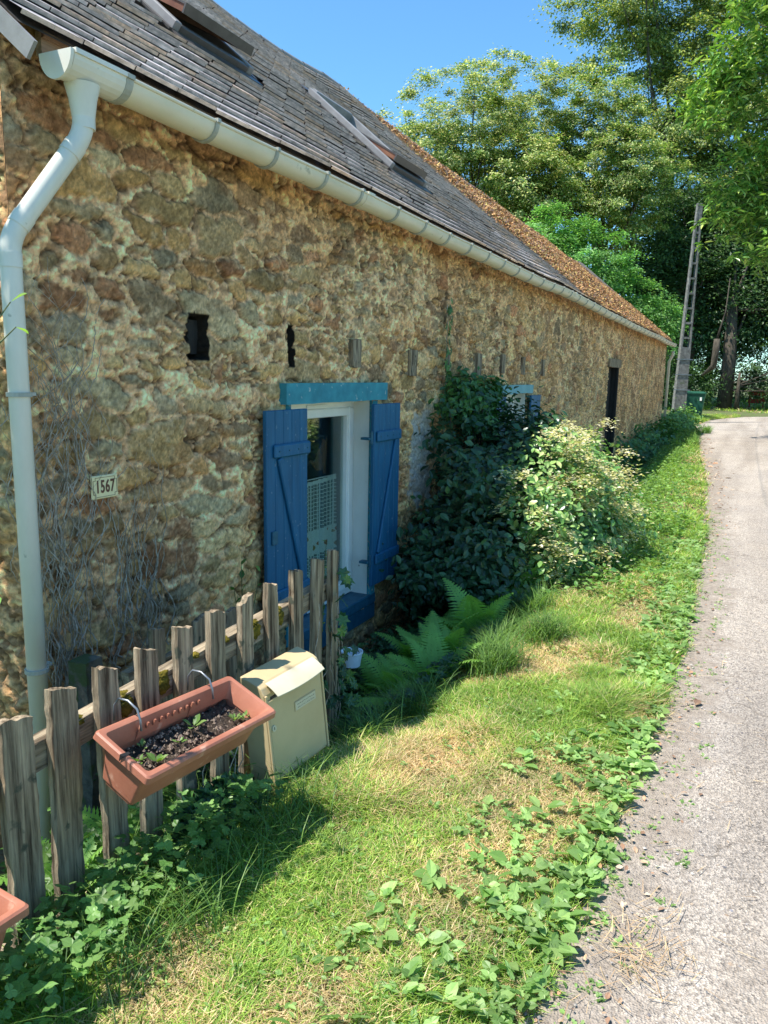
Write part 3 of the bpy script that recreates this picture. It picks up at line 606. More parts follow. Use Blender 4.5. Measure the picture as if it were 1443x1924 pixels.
# fascia, bargeboard
mb=MB(); ys_=np.linspace(2.125,24.35,46)
for k in range(45):
    a,b=ys_[k],ys_[k+1]; za=float(sag(np.array(0.),np.array(a))); zb=float(sag(np.array(0.),np.array(b)))
    mb.add([(.10,a,2.662+za),(.128,a,2.662+za),(.128,a,2.742+za),(.10,a,2.742+za),(.10,b,2.662+zb),(.128,b,2.662+zb),(.128,b,2.742+zb),(.10,b,2.742+zb)],[(1,2,6,5),(0,4,7,3),(0,1,5,4)]+([(0,3,2,1)] if k==0 else []))
    mb.add([(.128,a,2.718+za),(.142,a,2.718+za),(.142,a,2.737+za),(.128,b,2.718+zb),(.142,b,2.718+zb),(.142,b,2.737+zb)],[(1,2,5,4),(0,1,4,3)])
mb.build('fascia_board',M_fascia,house)
mb=MB()
for y0_,y1_,hh0,hh1 in ((1.985,2.0,-.085,-.022),(24.40,24.425,-.13,.006)):
    mb=MB()
    q=[RP(np.array(s),np.array(y),h+float(sag(np.array(s),np.array(y)))) for s in (-.12 if y0_<3 else -.02,SMAX) for y in (y0_,y1_) for h in (hh0,hh1)]
    mb.add(q,[(0,1,3,2),(4,6,7,5),(0,4,5,1),(2,3,7,6),(0,2,6,4),(1,5,7,3)])
    mb.build('bargeboard',M_grey,house)
# ---- gutter
gutx,gutr=.208,.070
def gz_(y): return 2.653+float(sag(np.array(0.),np.array(y)))
mb=MB(); ys_=np.linspace(2.12,24.38,64); nA=13
for side,rad in ((1,gutr),(-1,gutr-.004)):
    V=[];F=[]
    for y in ys_:
        for t in range(nA):
            th=math.pi*(1+t/(nA-1)); V.append((gutx+math.cos(th)*rad,y,gz_(y)+math.sin(th)*rad))
    for i in range(len(ys_)-1):
        for t in range(nA-1):
            q=(i*nA+t,i*nA+t+1,(i+1)*nA+t+1,(i+1)*nA+t); F.append(q if side<0 else q[::-1])
    mb.add(V,F)
gut=mb.build('gutter',M_pvc,house,smooth=True)
bd=MB(); bd.tube([(gutx+gutr,y,gz_(y)+.002) for y in ys_],.008,8); o=bd.build('gutter_bead',M_pvc,None,smooth=True); o.parent=gut; o.matrix_parent_inverse=Matrix()
bd=MB(); bd.tube([(gutx-gutr,y,gz_(y)+.002) for y in ys_],.004,6); o=bd.build('gutter_back_edge',M_pvc,None,smooth=True); o.parent=gut
# end cap
V=[(gutx,2.118,gz_(2.12)+.006)]; 
for t in range(17): th=math.pi*(1+t/16); V.append((gutx+math.cos(th)*(gutr+.007),2.112,gz_(2.12)+.006+(math.sin(th)*(gutr+.020) if 0<t<16 else .0)))
mb=MB(); mb.add([(v[0],2.108,v[2]) for v in V]+[(v[0],2.122,v[2]) for v in V],[tuple([0]+list(range(1,18)))]+[tuple([18]+list(range(35,18,-1)))]+[(i,i+18,i+19,i+1) for i in range(1,17)]+[(0,18,19,1),(17,35,18,0)])
o=mb.build('gutter_end_cap',M_pipe,None); o.parent=gut
# outlet tee sleeve and brackets
def collar(y0,y1,rad,mt,name='gutter_joint'):
    mb=MB(); V=[];F=[]
    for y,r in ((y0,gutr),(y0,rad),(y1,rad),(y1,gutr)):
        for t in range(nA): th=math.pi*(1.0+t/(nA-1)); V.append((gutx+math.cos(th)*r,y,gz_(y)+math.sin(th)*r))
    for i in range(3):
        for t in range(nA-1): F.append((i*nA+t,(i+1)*nA+t,(i+1)*nA+t+1,i*nA+t+1))
    mb.add(V,F); mb.box((gutx+gutr-.002,y0,gz_(y0)-.004),(gutx+rad+.008,y1,gz_(y0)+.012)); o=mb.build(name,mt,None,smooth=False); o.parent=gut; return o
collar(2.126,2.38,gutr+.005,M_pipe,'gutter_outlet')
collar(2.37,2.405,gutr+.008,M_brk,'gutter_bracket')
yb=2.93; k=0
BR=[2.90,3.37,3.86,4.28,4.80,5.27,5.74,6.24,6.72,7.19,7.68,8.16,8.65,9.14,9.62,10.1,10.6,11.1,11.6,12.1,12.6,13.1,13.6,14.1,14.6,15.1,15.6,16.1,16.7,17.3,17.9,18.5,19.1,19.7,20.3,20.9,21.5,22.1,22.7,23.3,23.9]
for y in BR: collar(y,y+.022,gutr+.009,M_brk,'gutter_bracket')
for y in (4.36,10.3,16.3): collar(y,y+.085,gutr+.005,M_pvc)
# downpipe
mb=MB(); pr=.037
def bend(pts,n=5,r=.06):
    out=[Vector(pts[0])]
    for i in range(1,len(pts)-1):
        p=Vector(pts[i]); a=(Vector(pts[i-1])-p).normalized(); b=(Vector(pts[i+1])-p).normalized(); rr_=r
        for k in range(n+1):
            t=k/n; out.append((p+a*rr_)*(1-t)**2+p*2*t*(1-t)+(p+b*rr_)*t*t)
    out.append(Vector(pts[-1])); return out
gy0=2.225; path=bend([(gutx,gy0,2.60),(gutx,gy0,2.44),(.075,1.985,2.045),(.075,1.985,-.42)])
mb.tube(path,pr,20); dp=mb.build('downpipe',M_pipe,house,smooth=True)
d1=(Vector((.075,1.985,2.045))-Vector((gutx,gy0,2.44))).normalized(); p2=Vector((gutx,gy0,2.44)); p3=Vector((.075,1.985,2.045)); dz=Vector((0,0,1))
for pts_,rr2 in (([(gutx,gy0,2.60),(gutx,gy0,2.55),(gutx,gy0,2.49),(gutx,gy0,2.488)],[.062,.049,.0400,.037]),([p2+d1*.055,p2+d1*.10],.0398),([p2+dz*.05,p2+dz*.012],.0400),([p3-d1*.10,p3-d1*.055],.0398),([p3-dz*.05,p3-dz*.10],.0398)):
    mb=MB(); mb.tube(pts_,rr2,20); o=mb.build('pipe_socket',M_pipe,None,smooth=True); autosmooth(o.data); o.parent=dp
for z in (1.50,.44):
    mb=MB(); mb.tube([(.075,1.985,z-.008),(.075,1.985,z+.008)],.0445,18); mb.box((.0,2.02,z-.006),(.075,2.06,z+.006)); o=mb.build('pipe_clip',M_brk,None); o.parent=dp
mb=MB(); mb.tube([(gutx,24.2,2.40),(gutx,24.2,2.30),(.10,24.42,2.1),(.10,24.42,-.2)],.04,10); mb.build('downpipe',M_pvc,house,smooth=True)
# house number plaque
pl=MB(); pl.box((.034,2.335,1.055),(.042,2.485,1.155),bev=.006); plq=pl.build('number_plaque',M_plaque,house)
def text(body,size,M,mt,name,parent,ext=.0008):
    cu=bpy.data.curves.new(name,'FONT'); cu.body=body; cu.size=size; cu.extrude=ext; cu.align_x='CENTER'; cu.align_y='CENTER'; cu.offset=.0012; cu.space_character=1.12
    t=bpy.data.objects.new(name,cu); col.objects.link(t); dg=bpy.context.evaluated_depsgraph_get(); me=bpy.data.meshes.new_from_object(t.evaluated_get(dg)); bpy.data.objects.remove(t)
    me.transform(M); me.materials.clear(); o=link(name,me,mt); o.parent=parent; return o
Mt=Matrix.Translation((.0432,2.41,1.105))@Matrix(((0,0,1,0),(1,0,0,0),(0,1,0,0),(0,0,0,1)))@Matrix.Diagonal((.82,1.25,1,1))
text('1567',.060,Mt,M_brown,'house_number',plq)
mb=MB(); a0,a1,b0,b1=2.344,2.476,1.064,1.146; t_=.0016; c_=.012
ring=[(a0+c_,b0),(a1-c_,b0),(a1-c_,b0+c_),(a1,b0+c_),(a1,b1-c_),(a1-c_,b1-c_),(a1-c_,b1),(a0+c_,b1),(a0+c_,b1-c_),(a0,b1-c_),(a0,b0+c_),(a0+c_,b0+c_)]
for i in range(12):
    p,q=ring[i],ring[(i+1)%12]; mb.box((.0424,min(p[0],q[0])-t_/2,min(p[1],q[1])-t_/2),(.0432+.0001*(i%2),max(p[0],q[0])+t_/2,max(p[1],q[1])+t_/2))
o=mb.build('plaque_border',M_brown,None); o.parent=plq
# ---- skylights
def skylight(ya,yb,s0,s1,ang,idx):
    def MR(h=0): # local frame: x'=along s (up), y'=along Y, z'=normal
        m=Matrix(((-cs,0,sn),(0,1,0),(sn,0,cs))).to_4x4(); m.translation=Vector((EX-s0*cs,0,EZ+s0*sn))+Vector((sn,0,cs))*(.012); return m
    m=MR(); L=s1-s0; fw=.055; fh=.060
    fr=MB(); 
    fr.box((0,ya,-.10),(L,ya+fw,fh),M=m,bev=.006); fr.box((0,yb-fw,-.10),(L,yb,fh),M=m,bev=.006)
    fr.box((L-fw,ya+fw,-.10),(L,yb-fw,fh+.01),M=m,bev=.006)
    f=fr.build('skylight',M_grey,house)
    b=MB(); b.box((-.0,ya+fw,-.10),(fw,yb-fw,fh-.01),M=m,bev=.006); b.box((-.10,ya-.03,.002),(0,yb+.03,.012),M=m); b.box((-.02,yb,.003),(L+.04,yb+.045,.016),M=m); b.box((-.02,ya-.045,.003),(L+.04,ya,.016),M=m); b.box((L,ya-.04,.003),(L+.08,yb+.04,.03),M=m); o=b.build('flashing',M_dark,None); o.parent=f
    # sash, pivots about its middle, lower edge swung out
    Ls=L-fw*2+.02; piv=m@Matrix.Translation((L/2,0,fh*.6))@Matrix.Rotation(ang,4,'Y')
    s=MB(); yl,yr=ya+fw+.005,yb-fw-.005; sw=.05
    s.box((-Ls/2,yl,-.04),(Ls/2,yl+sw,.0),M=piv); s.box((-Ls/2,yr-sw,-.04),(Ls/2,yr,.0),M=piv); s.box((-Ls/2,yl+sw,-.04),(-Ls/2+sw,yr-sw,.0),M=piv); s.box((Ls/2-sw,yl+sw,-.04),(Ls/2,yr-sw,.0),M=piv)
    so=s.build('skylight_sash',M_redwood,None); so.parent=f
    g=MB(); g.box((-Ls/2+sw,yl+sw,-.022),(Ls/2-sw,yr-sw,-.012),M=piv); o=g.build('pane',M_glass2,None); o.parent=so
    c=MB(); 
    c.box((-Ls/2-.012,yl-.006,.001),(Ls/2,yl+sw,.012),M=piv); c.box((-Ls/2-.012,yr-sw,.001),(Ls/2,yr+.006,.012),M=piv); c.box((-Ls/2-.014,yl-.008,-.045),(-Ls/2-.002,yr+.008,.013),M=piv); c.box((Ls/2-sw,yl,.001),(Ls/2,yr,.012),M=piv); c.box((-Ls/2,yl+sw,.001),(-Ls/2+sw,yr-sw,.012),M=piv)
    o=c.build('sash_cladding',M_dark,None); o.parent=so
    # inner well liner
    w=MB(); w.box((.0,ya+fw,-.35),(L,ya+fw+.008,-.10),M=m); o=w.build('skylight_lining',M_white,None); o.parent=f; w=MB(); w.box((.0,yb-fw-.008,-.35),(L,yb-fw,-.10),M=m); o=w.build('skylight_lining',M_white,None); o.parent=f
skylight(3.86,4.64,1.22,2.40,R_(12),0)
skylight(6.28,7.06,.88,1.96,R_(9),1)
# ------------------------------------------------------------------ leaf scattering
def unit(a): return a/np.maximum(np.linalg.norm(a,axis=-1,keepdims=True),1e-9)
T_DIA=(np.array([(0,0,0),(.5,.26,.05),(1,0,-.06),(.5,-.26,.05)]),[(0,1,2),(0,2,3)])
T_DIA=(T_DIA[0],[(0,2,1),(0,3,2)])
T_OV=(np.array([(0,0,0),(.18,.17,.02),(.45,.30,.05),(.75,.2,.02),(1,0,-.10),(.75,-.2,.02),(.45,-.30,.05),(.18,-.17,.02),(.45,0,-.02)]),[(0,8,1),(1,8,2),(2,8,3),(3,8,4),(4,8,5),(5,8,6),(6,8,7),(7,8,0)])
T_IVY=(np.array([(0,0,0),(-.14,.28,-.02),(.15,.30,.03),(.30,.55,-.06),(.42,.24,.03),(.68,.30,-.02),(.70,.13,.02),(1.0,0,-.10),(.70,-.13,.02),(.68,-.30,-.02),(.42,-.24,.03),(.30,-.55,-.06),(.15,-.30,.03),(-.14,-.28,-.02),(.35,0,-.03)]),[(i,14,i+1) for i in range(13)]+[(13,14,0)])
T_IVY=(T_IVY[0],[(a,c,b)[::-1] for a,b,c in T_IVY[1]])
T_LOB=(np.array([(0,0,0),(-.06,.20,-.01),(.10,.34,.02),(.24,.40,-.02),(.36,.30,.02),(.44,.17,.03),(.58,.27,.0),(.76,.22,.0),(.86,.10,.0),(1.0,0,-.06),(.86,-.10,.0),(.76,-.22,.0),(.58,-.27,.0),(.44,-.17,.03),(.36,-.30,.02),(.24,-.40,-.02),(.10,-.34,.02),(-.06,-.20,-.01),(.40,0,-.03)]),[(i,i+1,18)[::-1] for i in range(17)]+[(17,0,18)[::-1]])
T_LONG=(np.array([(0,0,0),(.3,.11,.03),(.7,.10,.0),(1,0,-.16),(.7,-.10,.0),(.3,-.11,.03)]),[(0,2,1),(0,3,2),(0,4,3),(0,5,4)])
T_BLADE=(np.array([(-.5,0,0),(.5,0,0),(-.38,.0,.55),(.38,.0,.55),(0,0,1.)]),[(0,1,3,2),(2,3,4)])
def scatter(name,T,pos,a,n,size,colr,mt,parent=None,wid=1.0,link_=True):
    a=unit(a); b=unit(np.cross(n,a)); n=np.cross(a,b); Tv,Tf=T; k=len(Tv); Nn=len(pos)
    size=np.broadcast_to(size,(Nn,))[:,None,None]; w=np.broadcast_to(wid,(Nn,))[:,None]
    V=pos[:,None,:]+size*(Tv[None,:,0:1]*a[:,None,:]+(w*Tv[None,:,1])[...,None]*b[:,None,:]+Tv[None,:,2:3]*n[:,None,:])
    fs={}
    for f in Tf: fs.setdefault(len(f),[]).append(f)
    o=np.arange(Nn)[:,None,None]*k
    F=[(o+np.array(v)[None]).reshape(-1,kk) for kk,v in fs.items()]
    C=np.repeat(colr,k,0)
    me=mesh_np(name,V.reshape(-1,3),F,C)
    return link(name,me,mt,parent) if link_ else me
def pal(n,cols,w=None,var=.25,r=rng):
    cols=np.array(cols); i=r.choice(len(cols),n,p=w); return cols[i]*(1+var*(r.random((n,1))*2-1))
# ------------------------------------------------------------------ picket fence
FX=.80
fence=empty('picket_fence',(.8,1.0,-.2)); tag(fence,'weathered grey picket fence holding the planter and mailbox in front of the house','fence')
def picket(y,ztop,zbot,w,x=FX,lean=0,seed=0,parent=fence,th=.026,name='picket'):
    r=random.Random(seed); n=(3,9,46); mb=rough_box((-th/2,-w/2,0),(th/2,w/2,1),n,0,seed); V=mb.v[0].copy()
    L=ztop-zbot; t=V[:,2].copy(); yy_=V[:,1]/w
    jag=(-.010-.016*r.random())*np.abs(yy_-r.choice([-.5,.5,-.4]))*1.3 +.008*(fbm(np.stack([yy_*5+seed,t*0],-1),2,seed)-.5)*2
    V[:,2]=zbot+t*L+jag*sstep(.8,1,t)
    V[:,1]=V[:,1]*(1-.10*sstep(.6,1,t)*r.random()-.06*(1-t))+.005*(fbm(np.stack([t*3+seed,yy_*.0],-1),2,seed+5)-.5)*2+.005*(fbm(np.stack([t*24,yy_],-1),2,seed+9)-.5)*np.sign(yy_)*2
    V[:,0]=V[:,0]+.003*(fbm(np.stack([t*3,yy_*2+seed],-1),2,seed+3)-.5)*2+.005*(fbm(np.stack([t*12,yy_*9+seed],-1),2,seed+4)-.5)
    V[:,1]+=y+lean*(t-.5)*L; V[:,0]+=x
    mb.v[0]=V; o=mb.build(name,M_oldwood,parent,smooth=True); autosmooth(o.data,35); return o
PK=[(1.31,.685,-.10,.10),(1.462,.722,-.12,.098),(1.64,.722,-.14,.092),(1.81,.728,-.16,.088),(1.985,.742,-.18,.085),(2.17,.752,-.2,.085),(2.345,.752,-.22,.08),(2.53,.762,-.25,.08),(2.72,.772,-.28,.082),(2.885,.785,-.3,.078),(3.03,.80,-.32,.070),(1.15,.69,-.10,.1)]
for i,(y,zt,zb,w) in enumerate(PK): picket(y,zt,zb,w,lean=-.005+.02*math.sin(i*2.3)+(.03 if i==10 else 0)-.0,seed=i*17+3)
def railf(x,y0,z0,y1,z1,h,t,parent,seed,name='rail'):
    mb=rough_box((-t/2,0,-h/2),(t/2,1,h/2),(3,40,4),0,seed); V=mb.v[0]; u=V[:,1].copy(); V[:,1]=y0+u*(y1-y0); V[:,2]+=z0+(z1-z0)*u+.008*(fbm(np.stack([u*6,V[:,0]*20],-1),2,seed)-.5)*2; V[:,0]+=x+.006*(fbm(np.stack([u*7,V[:,2]*20],-1),2,seed+1)-.5)*2
    o=mb.build(name,M_railwood,parent,smooth=True); autosmooth(o.data,35); return o
railf(FX-.045,.9,.50,3.06,.60,.085,.055,fence,50)
railf(FX-.045,.9,-.02,3.06,-.12,.085,.055,fence,60)
# moss cushions on the rail
def blob(c,r,seed,mt,name,parent,n=(14,9)):
    V=[];F=[]
    for j in range(n[1]+1):
        ph=math.pi*j/n[1]
        for i in range(n[0]):
            th=2*math.pi*i/n[0]; V.append((math.sin(ph)*math.cos(th),math.sin(ph)*math.sin(th),math.cos(ph)))
    V=np.array(V); k=1+.45*(fbm(V*2.2+seed,3,seed)-.5)*2; V=V*k[:,None]*np.array(r)+np.array(c)
    for j in range(n[1]):
        for i in range(n[0]): F.append((j*n[0]+i,(j+1)*n[0]+i,(j+1)*n[0]+(i+1)%n[0],j*n[0]+(i+1)%n[0]))
    mb=MB(); mb.add(V,F); return mb.build(name,mt,parent,smooth=True)
for i,(y,l) in enumerate([(1.55,.035),(1.725,.055),(1.90,.05),(2.08,.03),(2.255,.025),(2.43,.02),(2.615,.045),(2.44,.05),(2.80,.02)]):
    z=.50+.10*(y-.9)/2.16
    blob((FX-.035,y,z+.036),(.022,l*.8,.013),i+70,M_moss,'moss_cushion',fence,(26,14))
    if i in (1,2,6,7): blob((FX-.014,y,z+.005),(.008,l*.6,.03),i+170,M_moss,'moss_cushion',fence,(22,14))
# second little fence behind
f2=empty('small_picket_fence',(.35,2.3,-.3)); tag(f2,'short weathered fence of four pickets standing behind the picket fence near the wall','fence')
for i,(y,zt,w) in enumerate([(2.34,.555,.075),(2.62,.525,.09),(2.72,.51,.06),(2.84,.50,.06)]): picket(y,zt,-.35,w,x=.36,seed=200+i,parent=f2)
railf(.32,2.2,.36,2.95,.36,.07,.04,f2,250)
# ------------------------------------------------------------------ terracotta planter
def planter(loc,size,tilt,name,label,crack=False,rz=0,roll=0):
    L,Wd,Hh=size; p=empty(name,loc); tag(p,label,'planter'); 
    m=Matrix.Translation(loc)@Matrix.Rotation(rz,4,'Z')@Matrix.Rotation(roll,4,'X')@Matrix.Rotation(tilt,4,'Y')
    n=16; t=.006
    def ring(x0,x1,y0,y1,z,r=.012,k=4):
        out=[]
        for cx,cy,a0 in ((x1-r,y1-r,0),(x0+r,y1-r,90),(x0+r,y0+r,180),(x1-r,y0+r,270)):
            for i in range(k+1): a=R_(a0+90*i/k); out.append((cx+math.cos(a)*r,cy+math.sin(a)*r,z))
        return out
    tp=.030
    prof=[(Hh*0,tp*1.25,0.),(Hh*.10,tp*1.1,.0),(Hh*.101,tp*.9,0),(Hh*.80,tp*.35,0),(Hh*.82,.0,0),(Hh*.835,-.016,0),(Hh*.86,-.021,0),(Hh*.97,-.019,0),(Hh*1.0,-.013,0),(Hh*1.0,-.003,0),(Hh*.985,.004,0),(Hh*.8,tp*.4+t,0),(Hh*.62,tp*.55+t,0)]
    rings=[ring(ins,Wd-ins,ins*.8,L-ins*.8,z) for z,ins,_ in prof]; k=len(rings[0]); V=[v for r in rings for v in r]
    F=[tuple(range(k))[::-1]]
    for i in range(len(rings)-1):
        for j in range(k): F.append((i*k+j,i*k+(j+1)%k,(i+1)*k+(j+1)%k,(i+1)*k+j))
    V=np.array(V)
    V[:,2]+=.004*(fbm(V[:,:2]*np.array([3,6]),2,8)-.5)*2
    mb=MB(); mb.add(V,F); V2=mb.v[0]; mb.v[0]=np.array([m@Vector(v) for v in V2]); b=mb.build('box',M_terra,p,smooth=True); autosmooth(b.data,32)
    rb=MB()
    for i in range(9): 
        y=L*(.28+.05*i); rb=MB(); rb.box((tp*.45+t-.001,y,Hh*.80),(tp*.45+t+.004,y+.006,Hh*.92),M=m); rb.build('rib',M_terra,p)
    for y in (L*.22,L*.62):
        rb=MB(); rb.box((tp*.5+t-.001,y,Hh*.6),(tp*.5+t+.0035,y+.006,Hh*.95),M=m); rb.build('rib',M_terra,p)
    g=np.linspace(0,1,46); h=np.linspace(0,1,20); A,B=np.meshgrid(g,h); zz_=Hh*.50+.030*(fbm(np.stack([A*26,B*10],-1),3,3)-.5)+.02*(A-.3)
    ins=tp*.62+t; P=np.stack([ins+B*(Wd-2*ins),ins+A*(L-2*ins),zz_],-1).reshape(-1,3); P=np.array([m@Vector(v) for v in P])
    link('soil',mesh_np('soil',P,[gridfaces(46,20)],smooth=True),M_pot,p)
    return p,m,(L,Wd,Hh)
pl1,mP,(PL,PW,PH)=planter((.862,1.488,.434),(.56,.188,.165),R_(22),'planter','cracked terracotta window box planter of bare soil hanging on the fence',rz=R_(-2.5),roll=R_(-3.8))
ck=MB(); w0=PW*.52; ck.add([mP@Vector(v) for v in [(w0,-.0195,PH*.86),(w0+.011,-.0195,PH*1.004),(w0-.004,-.0195,PH*1.004),(w0,.008,PH*1.004),(w0+.008,.008,PH*1.004)]],[(0,1,2),(2,1,4,3)]); ck.build('crack',M_rubber,pl1)
nb_=MB(); nb_.box((PW*.45,.030,.0),(PW*.60,.0385,PH*.10),M=mP); nb_.build('drain_notch',M_rubber,pl1)
# crumbs, sprouts, hooks, torn rim
cb=MB(); rc=random.Random(5)
for i in range(420):
    q=mP@Vector((.03+rc.random()*(PW-.06),.03+rc.random()*(PL-.06),PH*.54+rc.random()*.010)); s=.0016+.0055*rc.random()**3
    cb.add([(q.x-s,q.y-s,q.z-s*.6),(q.x+s,q.y-s*.7,q.z-s*.6),(q.x+s*.8,q.y+s,q.z-s*.5),(q.x-s,q.y+s*.8,q.z-s*.6),(q.x,q.y,q.z+s)],[(0,1,4),(1,2,4),(2,3,4),(3,0,4)])
cb.build('soil_crumbs',M_soilc,pl1)['kind']='stuff'
def rosette(name,parent,c,n,size,colr,T=T_OV,upz=.5,mt=None,seed=0,wid=1.1):
    r=np.random.default_rng(seed); th=r.random(n)*6.28; a=np.stack([np.cos(th),np.sin(th),upz*(.4+r.random(n))],-1); nn=np.stack([-np.cos(th)*.5,-np.sin(th)*.5,np.ones(n)],-1)
    return scatter(name,T,np.tile(np.array(c),(n,1))+a*.006,a,nn,size*(.7+.5*r.random(n)),pal(n,colr,r=r),mt or M_leaf,parent,wid=wid)
for i,(x,y,nn,s) in enumerate([(.10,.07,6,.026),(.13,.115,5,.036),(.07,.33,5,.040),(.10,.235,4,.02),(.12,.48,9,.024),(.13,.52,6,.02),(.06,.12,6,.022)]):
    q=mP@Vector((x,y,PH*.55+.008)); rosette('sprout',pl1,q,nn,s,[(.12,.24,.05),(.18,.30,.08)],seed=i,upz=.9,T=T_DIA if nn>5 else T_OV)
for y in (.12,.44):
    a=mP@Vector((.006,y,PH*1.0)); hb=MB(); hb.tube([a+Vector((.018,0,-.03)),a+Vector((.016,0,.0)),a+Vector((.004,0,.035)),a+Vector((-.03,0,.055)),a+Vector((-.065,0,.055)),a+Vector((-.085,0,.03)),a+Vector((-.088,0,-.02))],.0035,8); hb.build('hook',M_hook,pl1,smooth=True)
pl2,mP2,_=planter((.862,.520,.262),(.56,.185,.165),R_(6),'planter','red terracotta window box planter hanging low on the fence at the left edge',rz=R_(0),roll=R_(-4))
pl2['label']='lower terracotta window box planter cut by the left edge of the picture'
# ------------------------------------------------------------------ mailbox
mx=empty('mailbox',(.83,2.1,.17)); tag(mx,'beige metal mailbox with sloping top and cream flap fixed to the fence','mailbox')
mm=Matrix.Translation((.872,2.275,.035))@Matrix.Rotation(R_(-5.5),4,'Z')@Matrix.Rotation(R_(2.3),4,'X')@Matrix.Rotation(R_(-5),4,'Y')
mw,md,mh=.358,.11,.392
# side profile: sloping top towards the front
prf=[(0,0),(md,0),(md,mh-.03),(md-.012,mh-.004),(md-.03,mh+.008),(0,mh+.034)]
mb=MB(); n=len(prf); V=[(x,y,z) for y in (0,mw) for x,z in prf]; mb.add([mm@Vector(v) for v in V],[tuple(range(n))[::-1],tuple(range(n,2*n))]+[(i,(i+1)%n,(i+1)%n+n,i+n) for i in range(n)])
bo=mb.build('body',M_mail,mx); 
bv=bo.modifiers.new('bevel','BEVEL'); bv.width=.004; bv.segments=2
mb=MB(); mb.box((md,.012,.012),(md+.007,mw-.012,mh-.055),M=mm,bev=.003); mb.build('door',M_mail,mx)
mb=MB(); mb.box((md+.001,.0,.0),(md+.011,.010,mh-.03),M=mm,bev=.002); mb.build('edge_trim',M_mail,mx); mb=MB(); mb.box((md+.001,mw-.010,.0),(md+.011,mw,mh-.03),M=mm,bev=.002); mb.build('edge_trim',M_mail,mx)
# flap: curved canopy
V=[];F=[];kk=9
for layer,off in ((0,0),(1,-.003)):
    for j in range(13):
        y=.03+(mw-.06)*j/12; bow=.010*math.sin(math.pi*j/12)
        for i in range(kk):
            t=i/(kk-1); x=md-.014+.058*t+bow*.8*t; z=mh+.008-.022*t-.020*t*t-bow*.4*t; V.append((x,y,z+off))
for j in range(12):
    for i in range(kk-1):
        q=(j*kk+i,j*kk+i+1,(j+1)*kk+i+1,(j+1)*kk+i); F.append(q); o_=13*kk; F.append(tuple(v+o_ for v in q)[::-1])
for i in range(kk-1): F.append((i,i+13*kk,i+1+13*kk,i+1)); F.append((12*kk+i,12*kk+i+1,12*kk+i+1+13*kk,12*kk+i+13*kk))
for j in range(12): F.append((j*kk+kk-1,j*kk+kk-1+13*kk,(j+1)*kk+kk-1+13*kk,(j+1)*kk+kk-1))
mb=MB(); mb.add([mm@Vector(v) for v in V],F); fl=mb.build('flap',M_mail2,mx,smooth=True); autosmooth(fl.data)
mb=MB(); mb.box((md-.0,.035,mh-.075),(md+.004,mw-.035,mh-.045),M=mm); mb.build('slot',M_rubber,mx)
mb=MB(); mb.box((md+.0071,.160,.235),(md+.010,.300,.275),M=mm,bev=.0015); npl=mb.build('nameplate',M_mail,mx)
mb=MB(); mb.box((md+.0101,.165,.239),(md+.0112,.295,.271),M=mm); o=mb.build('name_card',M_mail2,None); o.parent=npl
mb=MB(); rc=random.Random(9)
for row in (.248,.261):
    y=.175
    while y<.28:
        w=.004+rc.random()*.007; pts=[mm@Vector((md+.0116,y+k*w/3,row+rc.uniform(-.003,.003))) for k in range(4)]; mb.tube(pts,.0006,5); y+=w+.004
o=mb.build('handwriting',M_brown,None); o.parent=npl
mb=MB(); mb.tube([mm@Vector((md+.006,.028,.225)),mm@Vector((md+.012,.028,.225))],.012,18); lo=mb.build('lock',M_mail2,mx); mb=MB(); mb.box((md+.0121,.0265,.219),(md+.0126,.0295,.231),M=mm); o=mb.build('keyhole',M_rubber,None); o.parent=lo
# ------------------------------------------------------------------ concrete block and white thing
mb=rough_box((.16,2.06,-.45),(.25,2.15,.47),(4,4,9),.010,5); o=mb.build('stone_block',M_dullstone); tag(o,'grey stone block standing on end at the foot of the house corner','stone block')
b_=MB(); V=[];F=[]
for j,(r,z) in enumerate([(.055,0),(.068,.09),(.074,.095),(.074,.105),(.066,.105),(.056,.02),(.001,.018)]):
    for i in range(20): a=2*math.pi*i/20; V.append((.60+math.cos(a)*r*.85,3.62+math.sin(a)*r*.85,-.01+z*.8))
for j in range(6):
    for i in range(20): F.append((j*20+i,j*20+(i+1)%20,(j+1)*20+(i+1)%20,(j+1)*20+i))
F.append(tuple(range(20))[::-1]); b_.add(V,F); o=b_.build('plastic_pot',M_light,smooth=True); autosmooth(o.data); tag(o,'pale bluish white plastic pot half hidden in the ivy beyond the fence end','pot')
# ------------------------------------------------------------------ utility pole
PX,PY=-.05,30.6
pole=empty('utility_pole',(PX,PY,0)); tag(pole,'tall grey concrete ladder style utility pole leaning beside the end of the house','utility pole')
lean=Matrix.Translation((PX,PY,0))@Matrix.Rotation(R_(.9),4,'Y')@Matrix.Rotation(R_(28),4,'Z')
Ht=7.72; mb=MB()
def wp(z): return .235-.145*z/Ht
def dp_(z): return .22-.08*z/Ht
def strut(side):
    V=[];
    for z in (-.5,1.0,Ht):
        w=wp(max(z,0)); t=.055; d=dp_(max(z,0)); xc=side*(w-t/2)
        V+= [(xc-t/2,-d/2,z),(xc+t/2,-d/2,z),(xc+t/2,d/2,z),(xc-t/2,d/2,z)]
    mb=MB(); F=[(0,3,2,1),(8,9,10,11)]
    for i in range(2):
        for k in range(4): F.append((i*4+k,i*4+(k+1)%4,(i+1)*4+(k+1)%4,(i+1)*4+k))
    mb.add([lean@Vector(v) for v in V],F); o=mb.build('upright',M_concrete,pole)
strut(-1); strut(1)
def rung(z0,z1,name='rung'):
    mb=MB(); w=wp(z0)-.058; d=dp_(z0)*.45; mb.box((-w,-d,z0),(w,d,z1),M=lean); mb.build(name,M_concrete,pole)
rung(-.5,2.75,'solid_foot'); rung(7.15,7.70,'solid_head')
z=3.05
while z<6.9: rung(z,z+.07); z+=.52
mb=MB(); 
